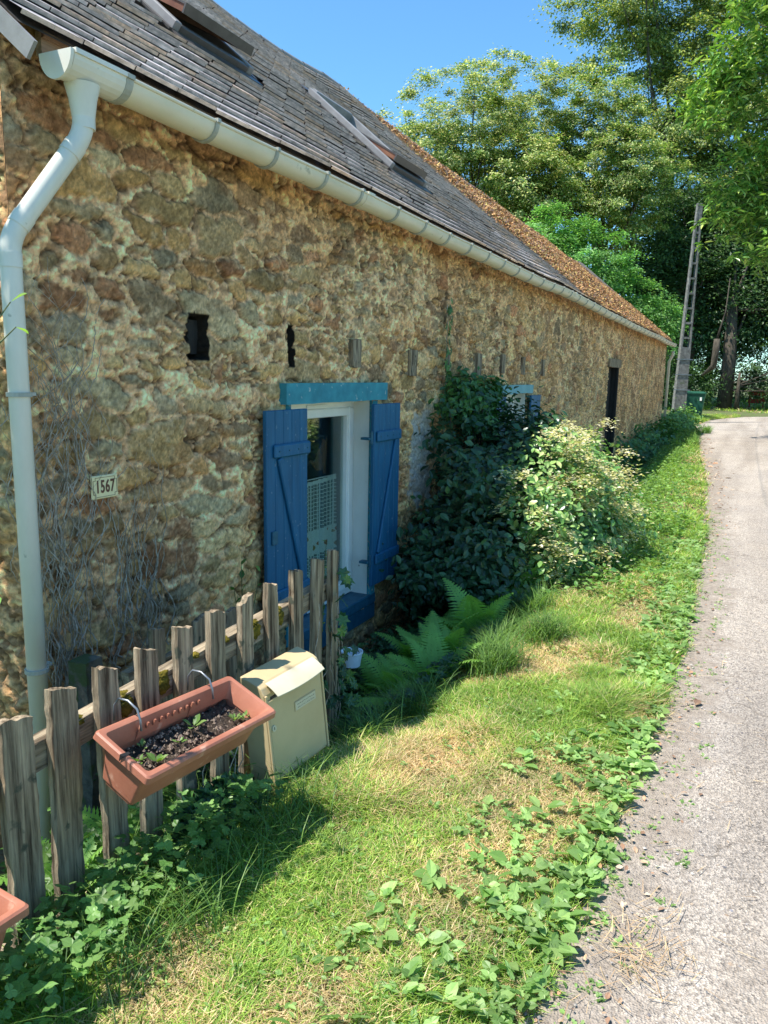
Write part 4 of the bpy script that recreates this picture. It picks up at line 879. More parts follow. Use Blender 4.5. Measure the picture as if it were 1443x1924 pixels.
for z in (1.2,1.75,2.3): mb.box((-.31,-.125,z),(.31,-.105,z+.03),M=lean); 
mb.build('steel_band',M_hook,pole)
wb=MB(); A=lean@Vector((0,0,7.6)); B=Vector((.2,2.0,5.7)); pts=[A.lerp(B,t)-Vector((0,0,.9*4*t*(1-t)*.25)) for t in np.linspace(0,1,24)]
B=Vector((.75,9.0,5.75)); pts=[A.lerp(B,t)-Vector((0,0,4*t*(1-t)*.35)) for t in np.linspace(0,1,24)]; B2=Vector((1.1,-6,8)); pts+=[B.lerp(B2,t) for t in np.linspace(.1,1,8)]
wb.tube(pts,.0045,6); o=wb.build('overhead_cable',M_wire); tag(o,'black overhead cable running from the utility pole above the road','cable')
# ------------------------------------------------------------------ wheelie bin
bn=empty('wheelie_bin',(.15,35.9,0)); tag(bn,'green wheelie bin with closed lid standing behind the utility pole','wheelie bin')
def frust(a,b,z0,z1,c=(0,0),bev=0):
    return [(c[0]+sx*w/2,c[1]+sy*d/2,z) for (w,d),z in ((a,z0),(b,z1)) for sx,sy in ((-1,-1),(1,-1),(1,1),(-1,1))]
QF=[(0,3,2,1),(4,5,6,7),(0,1,5,4),(1,2,6,5),(2,3,7,6),(3,0,4,7)]
mb=MB(); mb.add([(x+.15,y+35.9,z) for x,y,z in frust((.60,.52),(.80,.70),.06,1.0)],QF); mb.build('body',M_bin,bn)
mb=MB(); mb.add([(x+.15,y+35.9,z) for x,y,z in frust((.86,.76),(.86,.76),1.0,1.05)],QF); mb.add([(x+.15,y+35.9,z) for x,y,z in frust((.84,.74),(.60,.5),1.051,1.10)],QF); mb.box((.15-.46,35.75,1.02),(.15-.42,36.05,1.06)); mb.build('lid',M_bin,bn)
for s in (-.28,.28):
    mb=MB(); mb.tube([(-.12,35.9+s-.03,.10),(-.12,35.9+s+.03,.10)],.10,16); mb.build('wheel',M_rubber,bn)
mb=MB(); mb.box((.36,35.9-.352,.72),(.44,35.9-.33,.86)); mb.build('sticker',M_white,bn)
# small red object far off between the trees
rb=empty('red_barrier',(2.6,50.5,0)); tag(rb,'small red object with pale holes far off under the trees at right','barrier')
mb=MB(); mb.box((2.1,50.5,.75),(3.0,50.56,1.05),bev=.01); mb.box((2.1,50.5,.30),(3.0,50.56,.55),bev=.01); mb.build('panel',M_red,rb)
mb=MB(); mb.box((2.15,50.57,0),(2.22,50.63,1.0)); mb.box((2.88,50.57,0),(2.95,50.63,1.0)); mb.build('post',M_red,rb)
# ------------------------------------------------------------------ dried vines on the wall
def vines(name,label,strands,cx,seed):
    r=random.Random(seed); mb=MB(); lf=[]
    for s in range(strands):
        y,z0,z1=cx(r); z=z0; x=.035; pts=[(x,y,z)]; ph=r.random()*6; fr=7+r.random()*9; am=.010+.016*r.random(); y0=y; k=0; dr=(r.random()-.5)*.06
        while z<z1:
            z+=.016; k+=1; dr2=dr+.09*math.sin(z*5+ph*2); yv=y0+dr2*(z-z0)*1.6+am*math.sin(z*fr*1.5+ph)+.010*math.sin(z*27+ph*3)+(r.random()-.5)*.007
            pts.append((.030+.014*math.sin(z*17+ph)+.006*r.random(),yv,z))
        rr_=.0014+.0036*r.random()**2; mb.tube(pts,[rr_*(1-.6*i/len(pts)) for i in range(len(pts))],5,caps=False)
        if r.random()<.5:
            i=r.randrange(len(pts)); p=pts[i]; d=(r.random()-.5)*.5; q=[p]
            for t in range(8): q.append((.034+.01*r.random(),q[-1][1]+d*.04+(r.random()-.5)*.012,q[-1][2]+.014+.01*r.random()))
            mb.tube(q,.0012,4,caps=False)
    o=mb.build(name,M_vine,None,smooth=True); tag(o,label,'dried vine'); return o
vines('dried_vine','tangle of bare dried vine stems climbing the wall beside the white downpipe',50,lambda r:(2.10+abs(r.gauss(0,.10))+.0,r.choice([.1,.3,.5,.9,1.2])+r.random()*.2-.3,1.35+r.random()*.62),31)
vines('dried_vine','sparser bare vine stems climbing the wall right of the number plaque',20,lambda r:(2.62+r.gauss(0,.10),.3+r.random()*.3,.7+r.random()*.62),32)
vines('dried_vine','low mat of dry twigs and roots clinging to the wall foot below the plaque',30,lambda r:(2.42+r.gauss(0,.16),.15+r.random()*.2,.5+r.random()*.4),33)
#@@PLANTS
rg=np.random.default_rng(21)
# ------------------------------------------------------------------ grass
def dryf(x,Y):
    n=fbm(np.stack([x*2.1,Y*1.5],-1),3,41); d=sstep(.50,.66,n)*.75
    d=np.maximum(d,.95*np.exp(-((x-1.42)/.30)**2-((Y-2.75)/.42)**2)); d=np.maximum(d,.55*np.exp(-((x-1.75)/.22)**2-((Y-1.95)/.35)**2)); d=np.maximum(d,.6*np.exp(-((x-1.45)/.3)**2-((Y-5.8)/.6)**2)); return np.clip(d,0,1)
def grass_patch(n,ylo,yhi,xlo,w,h,seed,name_,xhi=None,den=None):
    r=np.random.default_rng(seed); y=ylo+(yhi-ylo)*r.random(n); E=xe(y) if xhi is None else np.full(n,xhi); lo=np.full(n,xlo) ; x=lo+(E+.03-lo)*r.random(n)**.95
    keepp=r.random(n)<(1-.85*sstep(.10,-.03,E-x-.16*(fbm(np.stack([x*3,y*3],-1),3,44)-.35)))
    x=x[keepp];y=y[keepp];n=len(x); E=E[keepp]
    z=gz(x,y)-.004; dr=dryf(x,y); cl=fbm(np.stack([x*5,y*5],-1),3,45)
    th=r.random(n)*6.283; lean=.35+.9*r.random(n)**1.5+.9*dr*r.random(n); a=np.stack([np.cos(th),np.sin(th),0*th],-1)
    up=unit(np.stack([np.cos(th+1.57)*lean,np.sin(th+1.57)*lean,np.ones(n)],-1))
    hh=h*(.45+.8*r.random(n))*(.55+.95*cl)*(1-.45*dr); tall=sstep(.58,.70,fbm(np.stack([x*1.6,y*1.6],-1),2,46)); hh=hh*(1+.9*tall)
    side=unit(np.cross(up,np.stack([np.cos(th+1.57),np.sin(th+1.57),0*th],-1))); ww=w*(.6+.8*r.random(n))
    bend=np.stack([np.cos(th+1.57),np.sin(th+1.57),-.3*np.ones(n)],-1)*(hh*(.25+.5*r.random(n)))[:,None]
    P=np.stack([x,y,z],-1); m=P+up*(hh*.55)[:,None]+bend*.25; t=P+up*hh[:,None]*.95+bend
    V=np.stack([P-side*ww[:,None]*.5,P+side*ww[:,None]*.5,m-side*ww[:,None]*.4,m+side*ww[:,None]*.4,t],1).reshape(-1,3)
    g=pal(n,[(.20,.34,.055),(.27,.44,.075),(.37,.49,.10),(.14,.27,.05)],r=r,var=.25); s=pal(n,[(.62,.50,.26),(.74,.60,.36),(.46,.34,.16)],r=r,var=.2)
    isd=(r.random(n)<np.clip(.07+.93*dr,0,1))[:,None]; C=np.where(isd,s,g)
    o=np.arange(n)[:,None]*5; me=mesh_np(name_,V,[o+np.array([[0,1,3,2]]),o+np.array([[2,3,4]])],np.repeat(C,5,0)); return me
def stuffobj(name,me,mt,label,cat,kind='stuff'):
    o=link(name,me,mt); tag(o,label,cat,kind=kind); return o
stuffobj('grass',grass_patch(185000,1.0,4.2,.55,.0030,.055,1,'grass'),M_grass,'sunlit patchy green and straw coloured grass of the near verge','grass')
stuffobj('grass',grass_patch(120000,4.2,9,.35,.0045,.07,2,'grass'),M_grass,'green grass of the verge beside the flowering shrub','grass')
stuffobj('grass',grass_patch(70000,9,38,.0,.010,.10,3,'grass'),M_grass,'long green grass of the far verge leading to the bend','grass')
stuffobj('grass',grass_patch(16000,43.5,62,-9,.04,.16,4,'grass',xhi=14),M_grass,'shaded grass beyond the bend of the road under the trees','grass')
stuffobj('grass',grass_patch(17000,.9,3.4,.05,.0045,.085,5,'grass',xhi=1.15),M_grass,'tall shaded grass and stalks around the foot of the picket fence','grass')
# tall thin grass tufts near the bank crest
def tuft_mesh(n,pts,h,w,seed):
    r=np.random.default_rng(seed); c=np.array(pts)[r.integers(0,len(pts),n)]; x=c[:,0]+r.normal(0,.06,n); y=c[:,1]+r.normal(0,.09,n); z=gz(x,y)
    th=r.random(n)*6.283; out=np.stack([np.cos(th),np.sin(th),0*th],-1); hh=h*(.5+.7*r.random(n)); P=np.stack([x,y,z],-1); side=np.stack([-np.sin(th),np.cos(th),0*th],-1)
    V=[];K=5
    for k in range(K):
        t=k/(K-1); q=P+np.array([0,0,1.])*(hh*t*(1-.28*t))[:,None]+out*(hh*.75*t**2.2)[:,None]; ww=w*(1-t)**.6*.5+.0002
        V.append(q-side*ww); V.append(q+side*ww)
    V=np.stack(V,1).reshape(-1,3); o=np.arange(n)[:,None]*10; F=[o+np.array([[2*k,2*k+1,2*k+3,2*k+2]]) for k in range(K-1)]
    return mesh_np('grass_tufts',V,F,np.repeat(pal(n,[(.11,.22,.04),(.16,.28,.06),(.09,.18,.05)],r=r),10,0))
stuffobj('grass',grass_patch(60000,-2.5,1.0,.3,.0045,.055,8,'grass'),M_grass,'grass of the verge in the near foreground below the picture edge','grass')
stuffobj('grass_tufts',tuft_mesh(1300,[(.98+.22*math.sin(k*2.1),1.25+k*.075) for k in range(15)],.20,.004,9),M_grass,'thin tall grass stalks standing in the shade in front of the fence','grass')
stuffobj('grass_tufts',tuft_mesh(3800,[(1.25,4.1),(1.15,4.5),(1.35,3.9),(1.05,3.4),(1.0,5.4),(1.45,4.5),(.98,3.0),(1.2,5.2)],.22,.005,6),M_grass,'taller arching grass tufts along the crest of the bank','grass')
stuffobj('grass_tufts',tuft_mesh(5000,[(1.0+.25*math.sin(k),9.2+k*.8) for k in range(22)]+[(1.5,6.5),(1.35,7.5),(1.3,8.3)],.30,.009,7),M_grass,'tall weeds and grass on the verge beyond the flowering shrub','grass')
# ------------------------------------------------------------------ plantain rosettes and other broad leaves on the road edge
def broad(n,seed,area,size,cols,T=T_OV,clus=5,spread=.05,upz=.45,zoff=.0,wid=1.0,mt=None,name='weeds',label='',cat='weeds'):
    r=np.random.default_rng(seed); c=area(r,n); k=clus; x=np.repeat(c[:,0],k)+r.normal(0,spread*.25,n*k); y=np.repeat(c[:,1],k)+r.normal(0,spread*.25,n*k); N_=n*k
    th=r.random(N_)*6.283; a=np.stack([np.cos(th),np.sin(th),upz*(r.random(N_)*1.2-.1)],-1); nn=np.stack([-np.cos(th)*.4+r.normal(0,.45,N_),-np.sin(th)*.4+r.normal(0,.45,N_),np.ones(N_)],-1)
    z=gz(x,y)+.012+zoff*r.random(N_) + (np.repeat(c[:,2],k) if c.shape[1]>2 else 0); s=size*(.35+1.0*r.random(N_)**1.3); P=np.stack([x,y,z],-1)+unit(a)*spread*.25
    return stuffobj(name,scatter(name,T,P,a,nn,s,pal(N_,cols,r=r,var=.3),None,wid=wid,link_=False),mt or M_leaf,label,cat)
G1=[(.20,.34,.10),(.26,.42,.14),(.15,.28,.07),(.30,.46,.15)]
def edge_area(r,n):
    y=1.2+7.8*r.random(n)**1.5; off=np.minimum(r.exponential(.13,n),.42*np.where(y<3.6,1,.5))+.015;
    off=np.where(y<1.95,off*1.2,off); return np.stack([xe(y)-off,y],-1)
broad(300,131,edge_area,.045,G1,T=T_LOB,clus=6,spread=.05,name='dandelion_leaves',label='toothed lighter leaves mixed among the plantain on the road edge',cat='weeds',zoff=.03,wid=.75)
broad(330,31,edge_area,.058,G1,clus=6,spread=.04,name='plantain_leaves',label='broad pale green plantain leaves spreading along the road edge',cat='weeds',zoff=.02)
broad(260,132,lambda r,n:(lambda y:np.stack([xe(y)+.02+.22*r.random(n)**1.5,y],-1))(1.4+9*r.random(n)**1.3),.014,G1,T=T_LOB,clus=9,spread=.035,name='road_edge_weeds',label='tiny sparse weeds rooted in the gravel beyond the verge edge',cat='weeds',zoff=.012)
broad(1500,32,lambda r,n:np.stack([.9+1.35*r.random(n),1.3+7*r.random(n)],-1),.020,G1,T=T_OV,clus=4,spread=.02,name='clover_leaves',label='small clover leaves scattered through the near lawn verge',cat='clover',zoff=.015)
broad(2600,33,lambda r,n:(lambda y:np.stack([xe(y)-.02-(1.1*np.sqrt(r.random(n)))*np.clip(xe(y)/2,.3,1),y],-1))(8+24*r.random(n)**1.3),.048,[(.16,.30,.06),(.24,.40,.10),(.10,.21,.05)],clus=8,spread=.09,name='verge_weeds',label='leafy green weeds covering the verge further along the road',cat='weeds',zoff=.20,T=T_OV)
broad(520,34,lambda r,n:np.stack([1.05+.9*r.random(n),5.4+3.6*r.random(n)],-1),.05,[(.12,.24,.05),(.18,.32,.08)],clus=5,spread=.06,name='verge_weeds',label='low green weeds around the foot of the flowering shrub',cat='weeds',zoff=.10)
# weeds at the fence foot
def ffoot(r,n):
    y=.75+1.40*r.random(n); x=.83+.36*r.random(n)**1.3*(1.2-.25*y)+.0; return np.stack([x,y,.0+.09*r.random(n)*(x<1.15)],-1)
broad(360,35,ffoot,.042,[(.11,.24,.06),(.15,.30,.08),(.19,.34,.10)],T=T_LOB,clus=4,spread=.05,name='lobed_weeds',label='lobed green weeds growing up against the foot of the picket fence',cat='weeds',zoff=.12,wid=.95)
broad(200,36,lambda r,n:np.stack([.15+.6*r.random(n),1.2+1.9*r.random(n),.0+.14*r.random(n)],-1),.06,[(.06,.14,.03),(.10,.20,.05)],T=T_LOB,clus=5,spread=.06,name='lobed_weeds',label='dark leafy weeds between the picket fence and the house wall',cat='weeds',zoff=.2)
broad(360,37,lambda r,n:np.stack([.12+.45*r.random(n),2.1+2.2*r.random(n),.0+.35*r.random(n)**2],-1),.05,[(.05,.12,.03),(.08,.17,.05)],T=T_OV,clus=5,spread=.06,name='wall_foot_plants',label='low green plants along the foot of the stone wall under the window',cat='plants',zoff=.15)
# ivy below and around the mailbox and the last pickets
def ivy_area(r,n):
    k=r.random(n); y=np.where(k<.965,1.75+.75*r.random(n),2.99+.045*r.normal(0,1,n)); z0=gz(np.full(n,.85),y)
    top=np.where(k<.965,.06+.08*np.sin(y*7),.70)
    z=z0+(top-z0)*r.random(n)**(.8); x=.83+.09*r.random(n)+np.where(k<.965,.26*r.random(n)*(1-(z-z0)/(top-z0+.01)),0); return x,y,z
r=np.random.default_rng(40); n=1500; x,y,z=ivy_area(r,n); th=r.normal(0,.9,n); nn=np.stack([np.cos(th),np.sin(th),.5+.5*r.random(n)],-1); a=np.stack([r.normal(0,.4,n)+.3,r.normal(0,.8,n),-.7+r.normal(0,.35,n)],-1)
ivy=empty('ivy',(.85,2.5,-.25)); tag(ivy,'dark green climbing ivy hanging below the mailbox and up the last pickets','ivy')
o=scatter('leaves',T_IVY,np.stack([x,y,z],-1),a,nn,.045+.03*r.random(n),pal(n,[(.035,.10,.04),(.05,.13,.05),(.08,.18,.05),(.03,.075,.035)],r=r),M_leafg,ivy); o['kind']='stuff'
mb=MB(); rc=random.Random(3)
for s in range(16):
    yy0=1.9+rc.random()*1.1; p=[(.83,yy0,-.22)]
    if s>11: yy0=3.0; p=[(.825,3.0,-.3)]
    for t in range(12 if s<12 else 22): p.append((.825+.01*rc.random()+(.03 if s<12 else 0)*rc.random(),p[-1][1]+rc.uniform(-.02,.02),p[-1][2]+.035+.01*rc.random()))
    mb.tube(p,.0022,5,caps=False)
mb.build('stems',M_vine,ivy)
# dark ivy carpet and undergrowth under the shrub
r=np.random.default_rng(41); n=9000; y=3.1+6.4*r.random(n); x=.10+(.95+.12*np.sin(y*2))*r.random(n); z=gz(x,y)+.02+.14*r.random(n)*(1+.8*(x<.5)); 
th=r.random(n)*6.28; a=np.stack([np.cos(th),np.sin(th),.2*r.normal(0,1,n)],-1); nn=np.stack([r.normal(0,.5,n)+.3,r.normal(0,.5,n)-.2,np.ones(n)],-1)
stuffobj('ivy_carpet',scatter('ivy_carpet',T_IVY,np.stack([x,y,z],-1),a,nn,.035+.03*r.random(n),pal(n,[(.03,.08,.03),(.045,.11,.04),(.06,.14,.045)],r=r),None,link_=False),M_leafg,'dark ivy carpet between the wall and the sunny verge','ivy')
# ------------------------------------------------------------------ ferns
def frond_mesh(seed,L=.42):
    r=np.random.default_rng(seed); V=[];F=[];n=24; pts=[]
    for i in range(n+1):
        t=i/n; pts.append(np.array([L*(t*.92-.08*t*t),0,L*(.50*t-.52*t*t)]))
    for i in range(4,n):
        t=i/n; p=pts[i]; tan=unit(pts[i+1]-pts[i-1]); side=np.array([0,1.,0]); ln=L*.34*(1-(t-.16)/.86)**.9*min(1,.75+(t-.16)*2.0)
        for sg in (-1,1):
            d=unit(side*sg+tan*.30+np.array([0,0,.10])); m=6; w0=L*.020; k=len(V); jt=r.normal(0,.04)
            d=unit(d+tan*jt)
            for q in range(m+1):
                u=q/m; c=p+d*ln*u+np.array([0,0,-ln*.22*u*u]); w=w0*(1-u)**.7*(1+.30*(-1)**q)+.0004
                V.extend([c-tan*w,c+tan*w])
            for q in range(m): F.append((k+2*q,k+2*q+1,k+2*q+3,k+2*q+2))
    k=len(V)
    for i in range(n+1): w=.0022*(1-i/n)+.0006; V.extend([pts[i]+np.array([0,w,0.001]),pts[i]-np.array([0,w,-.001])])
    for i in range(n): F.append((k+2*i,k+2*i+1,k+2*i+3,k+2*i+2))
    V=np.array(V); C=np.tile(np.array([(.22,.44,.09)]),(len(V),1))*(1+.15*(r.random((len(V),1))-.5)); return mesh_np('frond',V,[np.array(F)],C)
FR=[frond_mesh(1),frond_mesh(2,.36),frond_mesh(3,.46)]
for me in FR: me.materials.append(M_leaf)
FE=[((.62,3.95),.75,'fern nearest the fence end, in deep shade'),((.84,3.75),.85,'large fern just beyond the last picket, lying across the ivy'),((.82,4.35),.95,'tall upright fern with pointed fronds in the middle of the shaded clump'),((.98,4.15),.85,'fern with bright sunlit tips on the crest of the bank'),
    ((.95,4.75),.95,'fern with its frond tips in the sun behind the tall grass'),((.72,4.9),.85,'dark fern under the left side of the flowering shrub'),((1.02,3.45),.62,'small fern peeping out of the grass right of the last picket'),((.62,4.55),.9,'dark fern deep in the ditch under the window shutter'),((1.0,3.85),.8,'leaning fern with yellow green tip beside the straw coloured patch'),((.98,5.75),.85,'fern arching out from under the shrub beside the verge'),((.85,5.3),.9,'fern between the ivy carpet and the dark shrub'),
    ((.60,1.62),.75,'pale yellow green fern seen between the second and third picket'),((.62,1.92),.75,'pale fern seen between the third and fourth picket'),((.30,2.9),.7,'fern against the wall left of the window shutter'),((.85,10.5),1.3,'fern in the shade of the wall beyond the flowering shrub'),((.7,12.0),1.4,'farther fern in the shade near the dark door')]
rf=random.Random(8)
for i,((x,y),sc_,lab) in enumerate(FE):
    z=float(gz(np.array(x),np.array(y)))-.01; e=empty('fern',(x,y,z)); tag(e,lab,'fern','ferns growing in the shaded ditch')
    nf=9
    for k in range(nf):
        o=bpy.data.objects.new('frond',FR[(i+k)%3]); col.objects.link(o); o.parent=e
        o.rotation_euler=(rf.uniform(-.15,.15),rf.uniform(-1.15,-.55) if i!=6 else -.35,2*math.pi*k/nf+rf.uniform(-.3,.3)); s=sc_*rf.uniform(.85,1.2)*1.22; o.scale=(s,s,s)
# ------------------------------------------------------------------ shrubs
def shrub(name,label,cat,C,R,n,leaf,cols,T=T_OV,seed=0,stems=14,base=None,mt=None,lump=.5,shell=.35,extra=None,clampx=.05,nclump=90,cs_=.13,w=None,droop=.2):
    r=np.random.default_rng(seed); e=empty(name,(C[0],C[1],float(gz(np.array(C[0]),np.array(C[1]))))); tag(e,label,cat)
    d=unit(r.normal(0,1,(nclump,3))); rad=(shell+(1-shell)*r.random(nclump)**.5)*(1-lump*.5+lump*r.random(nclump)); cc=np.array(C)+d*rad[:,None]*np.array(R)
    cc=cc[cc[:,0]>clampx]; k=r.integers(0,len(cc),n); P=cc[k]+r.normal(0,1,(n,3))*cs_*np.array([1,1,.75]); ok=(P[:,0]>clampx)&(P[:,2]>gz(P[:,0],P[:,1])+.01); P=P[ok]; n=len(P)
    out=unit(P-np.array(C)); nn=unit(out*.6+np.array([.15,-.1,.8])+r.normal(0,.38,(n,3))); th=r.normal(0,1,(n,3)); a=th-(th*nn).sum(1)[:,None]*nn; a[:,2]-=droop
    o=scatter('leaves',T,P,a,nn,leaf*(.6+.7*r.random(n)),pal(n,cols,w,r=r),mt or M_leafg,e); o['kind']='stuff'
    mb=MB(); b=np.array(base or (C[0],C[1],float(gz(np.array(C[0]),np.array(C[1]))))); 
    for s in range(stems):
        q=cc[r.integers(0,len(cc))]; m=(b+q)/2+r.normal(0,.06,3); mb.tube([b+r.normal(0,.04,3)*np.array([1,1,0]),m,q],[.010,.007,.003],6,caps=False)
    mb.build('stems',M_bark,e); return e,cc
DG=[(.025,.075,.03),(.035,.10,.04),(.055,.13,.045),(.02,.06,.025)]
shrub('dark_shrub','big dark green leafy shrub covering the wall right of the blue shutters','shrub',(.50,6.95,.46),(.55,1.50,.86),20000,.075,DG,seed=51,nclump=150,cs_=.12)
shrub('dark_shrub','lower dark foliage spilling from the shrub toward the ferns','shrub',(.52,5.75,.05),(.48,.75,.45),6000,.065,DG,seed=52,nclump=60,cs_=.10)
shrub('climbing_plant','dark climber growing up the wall above the shrub top','climber',(.16,6.9,1.32),(.12,.75,.30),2600,.06,[(.04,.11,.03),(.06,.16,.04),(.09,.22,.05)],seed=53,nclump=40,cs_=.07)
e,cc=shrub('flowering_shrub','sunlit green shrub with creamy yellow flower heads beside the verge','flowering shrub',(1.05,6.8,.30),(.44,1.10,.84),15000,.060,[(.10,.22,.05),(.17,.31,.08),(.30,.44,.13),(.46,.52,.20)],seed=54,nclump=120,cs_=.12,w=[.35,.35,.2,.1])
# creamy flower heads
r=np.random.default_rng(55); fc=[];
sel=cc[(cc[:,0]>.92)&(cc[:,2]>.0)]; ks=r.integers(0,len(sel),170)
for k in ks: fc.append(sel[k]+r.normal(0,.07,3)+unit(sel[k]-np.array((1.05,6.8,.1)))*.15)
fc=np.array(fc); n=170*100; k=np.repeat(np.arange(170),100); off=r.normal(0,1,(n,3))*np.array([.060,.060,.022]); P=fc[k]+off; P[:,2]-=(off[:,0]**2+off[:,1]**2)*4
th=r.random(n)*6.28; a=np.stack([np.cos(th),np.sin(th),.2*r.normal(0,1,n)],-1); nn=np.stack([r.normal(0,.4,n),r.normal(0,.4,n),np.ones(n)],-1)
o=scatter('flower_heads',T_DIA,P,a,nn,.020+.024*r.random(n),pal(n,[(.66,.62,.28),(.70,.68,.42),(.45,.50,.16),(.75,.73,.55)],r=r,var=.15),M_leaf,e); o['kind']='stuff'
r=np.random.default_rng(56); n=900; P=np.stack([.35+.6*r.random(n),5.6+2.2*r.random(n),.2+.9*r.random(n)],-1)
# sunlit weeds near the pole
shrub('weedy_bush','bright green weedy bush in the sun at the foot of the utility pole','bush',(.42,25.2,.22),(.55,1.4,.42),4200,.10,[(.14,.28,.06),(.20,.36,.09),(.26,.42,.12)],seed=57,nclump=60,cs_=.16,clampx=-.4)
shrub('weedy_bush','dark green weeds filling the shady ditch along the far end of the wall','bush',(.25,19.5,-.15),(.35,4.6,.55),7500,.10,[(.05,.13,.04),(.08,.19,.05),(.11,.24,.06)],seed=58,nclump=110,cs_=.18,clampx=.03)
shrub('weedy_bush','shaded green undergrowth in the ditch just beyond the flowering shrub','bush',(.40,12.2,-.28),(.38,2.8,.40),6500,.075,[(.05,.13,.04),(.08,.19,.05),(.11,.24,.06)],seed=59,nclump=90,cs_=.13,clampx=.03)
# small plants: one climbing strand up the wall, sapling left edge, plant by shutter
mb=MB(); cl=empty('wall_climber',(.04,6.5,.9)); tag(cl,'thin leafy strand climbing high up the stone wall above the dark shrub','climber')
p=[(.05,6.35,1.1)]; rc=random.Random(12)
for t in range(26): p.append((.05,p[-1][1]+rc.uniform(-.018,.022),p[-1][2]+.042))
mb.tube(p,.004,5); p2=[(.05,6.75,1.1)]
for t in range(14): p2.append((.05,p2[-1][1]+rc.uniform(-.015,.02),p2[-1][2]+.042))
mb.tube(p2,.004,5); mb.build('stem',M_vine,cl)
r=np.random.default_rng(60); PP=[];
for q in p+p2[2:]:
    for k in range(2): PP.append(np.array(q)+np.array([.02,r.normal(0,.03),r.normal(0,.02)]))
PP=np.array(PP); n=len(PP); o=scatter('leaves',T_IVY,PP,np.stack([0*PP[:,0],r.normal(0,1,n),-.8+0*PP[:,0]],-1),np.stack([np.ones(n),r.normal(0,.4,n),.4+0*PP[:,0]],-1),.05+.03*r.random(n),pal(n,[(.06,.15,.04),(.11,.24,.06)],r=r),M_leafg,cl); o['kind']='stuff'
def sapling(name,label,base,pts,seed,leaf,cols,T=T_OV,n=3):
    e=empty(name,base); tag(e,label,'plant'); mb=MB(); r=np.random.default_rng(seed); P=[];A=[]
    for q in pts:
        q=[np.array(v,float) for v in q]; mb.tube(q,[.004]*(len(q)-1)+[.0015],6)
        for i in range(len(q)-1):
            for t in np.linspace(0.1,1,n*2):
                P.append(q[i]*(1-t)+q[i+1]*t); A.append(unit(q[i+1]-q[i])+r.normal(0,.9,3))
    mb.build('stem',M_stem,e); P=np.array(P);A=np.array(A); m=len(P); scatter('leaves',T,P,A,np.stack([r.normal(0,.4,m)+.2,r.normal(0,.4,m)-.3,np.ones(m)],-1),leaf*(.6+.6*r.random(m)),pal(m,cols,r=r),M_leaf,e)['kind']='stuff'; return e
LG=[(.16,.32,.07),(.22,.40,.09)]
# shrub standing just outside the frame at the left, a few twigs reach in
lx=[[(.75,.75,-.1),(.75,.95,.9),(.74,1.20,1.50),(.78,1.40,1.76)],[(.74,1.20,1.50),(.77,1.42,1.70)],[(.75,.95,.9),(.66,1.30,1.22),(.66,1.40,1.27)],[(.75,.95,.9),(.70,1.20,1.6),(.72,1.36,2.0)],[(.75,.9,.5),(.66,1.40,.95)]]
sapling('young_plum_shrub','light green leafy twigs reaching in at the left edge before the downpipe',(.75,.75,-.15),lx,71,.045,LG,n=2)
sapling('thin_weed','thin stalky weed rising before the wall left of the window',(.16,3.2,-.35),[[(.16,3.2,-.35),(.17,3.2,.2),(.2,3.15,.62)],[(.17,3.2,.1),(.2,3.32,.55)],[(.17,3.2,.1),(.19,3.1,.5)]],72,.045,[(.07,.16,.04),(.11,.22,.05)],n=3)
sapling('thin_weed','thin yellow budded weed rising before the window bottom',(.35,3.7,-.4),[[(.35,3.7,-.4),(.33,3.75,.2),(.3,3.85,.62)],[(.33,3.75,.1),(.25,3.95,.5)]],73,.035,[(.10,.22,.05),(.25,.32,.08)],n=3)
# ------------------------------------------------------------------ trees
def tree(name,label,trunk,tr,crowns,n,leaf,cols,w=None,seed=0,T=T_DIA,nclump=200,cs_=.6,flat=.55,limbs=14,mt=None,group=None,wid=1.,droop=.25,limb_r=.09,upb=.8):
    r=np.random.default_rng(seed); e=empty(name,trunk[0]); tag(e,label,'tree',group); CC=[]
    vols=np.array([c[1][0]*c[1][1]*c[1][2] for c in crowns])**.7; vols=vols/vols.sum()
    for (C,R),v in zip(crowns,vols):
        m=max(8,int(nclump*v)); d=unit(r.normal(0,1,(m,3))); rad=r.random(m)**.42; lum=.78+.42*vnoise(d*2.3+seed,seed); CC.append(np.hstack([np.array(C)+d*(rad*lum)[:,None]*np.array(R),np.tile(np.array(C),(m,1))]))
    CC=np.vstack(CC); k=r.integers(0,len(CC),n); sz=.6+.8*r.random(len(CC)); off=r.normal(0,1,(n,3))*np.array([1,1,flat])*cs_*sz[k][:,None]; P=CC[k,:3]+off
    P[:,2]-=.12*(off[:,0]**2+off[:,1]**2)/cs_
    ok=P[:,2]>.3; P=P[ok]; k=k[ok]; n=len(P)
    out=unit(P-CC[k,3:]); nn=unit(out*.55+np.array([0,0,upb])+r.normal(0,.33,(n,3))); th=r.normal(0,1,(n,3)); a=th-(th*nn).sum(1)[:,None]*nn; a=a+out*.4; a[:,2]-=droop
    clv=(.8+.4*r.random(len(CC)))[k][:,None]
    o=scatter('crown',T,P,a,nn,leaf*(.6+.7*r.random(n)),pal(n,cols,w,r=r,var=.3)*clv,mt or M_leaf,e,wid=wid); o['kind']='stuff'
    mb=MB(); mb.tube([Vector(t) for t in trunk],tr,12); b=mb.build('trunk',M_bark,e,smooth=True)
    mb=MB(); top=np.array(trunk[-1]); mid=np.array(trunk[-2])
    for s in range(limbs):
        q=CC[r.integers(0,len(CC)),:3]; st=mid+(top-mid)*r.random(); m=st*.45+q*.55+r.normal(0,.3,3)-np.array([0,0,.03])*np.linalg.norm(q-st); mb.tube([st,m,q],[limb_r,limb_r*.6,limb_r*.15],7,caps=False)
    mb.build('limbs',M_bark,e,smooth=True); return e
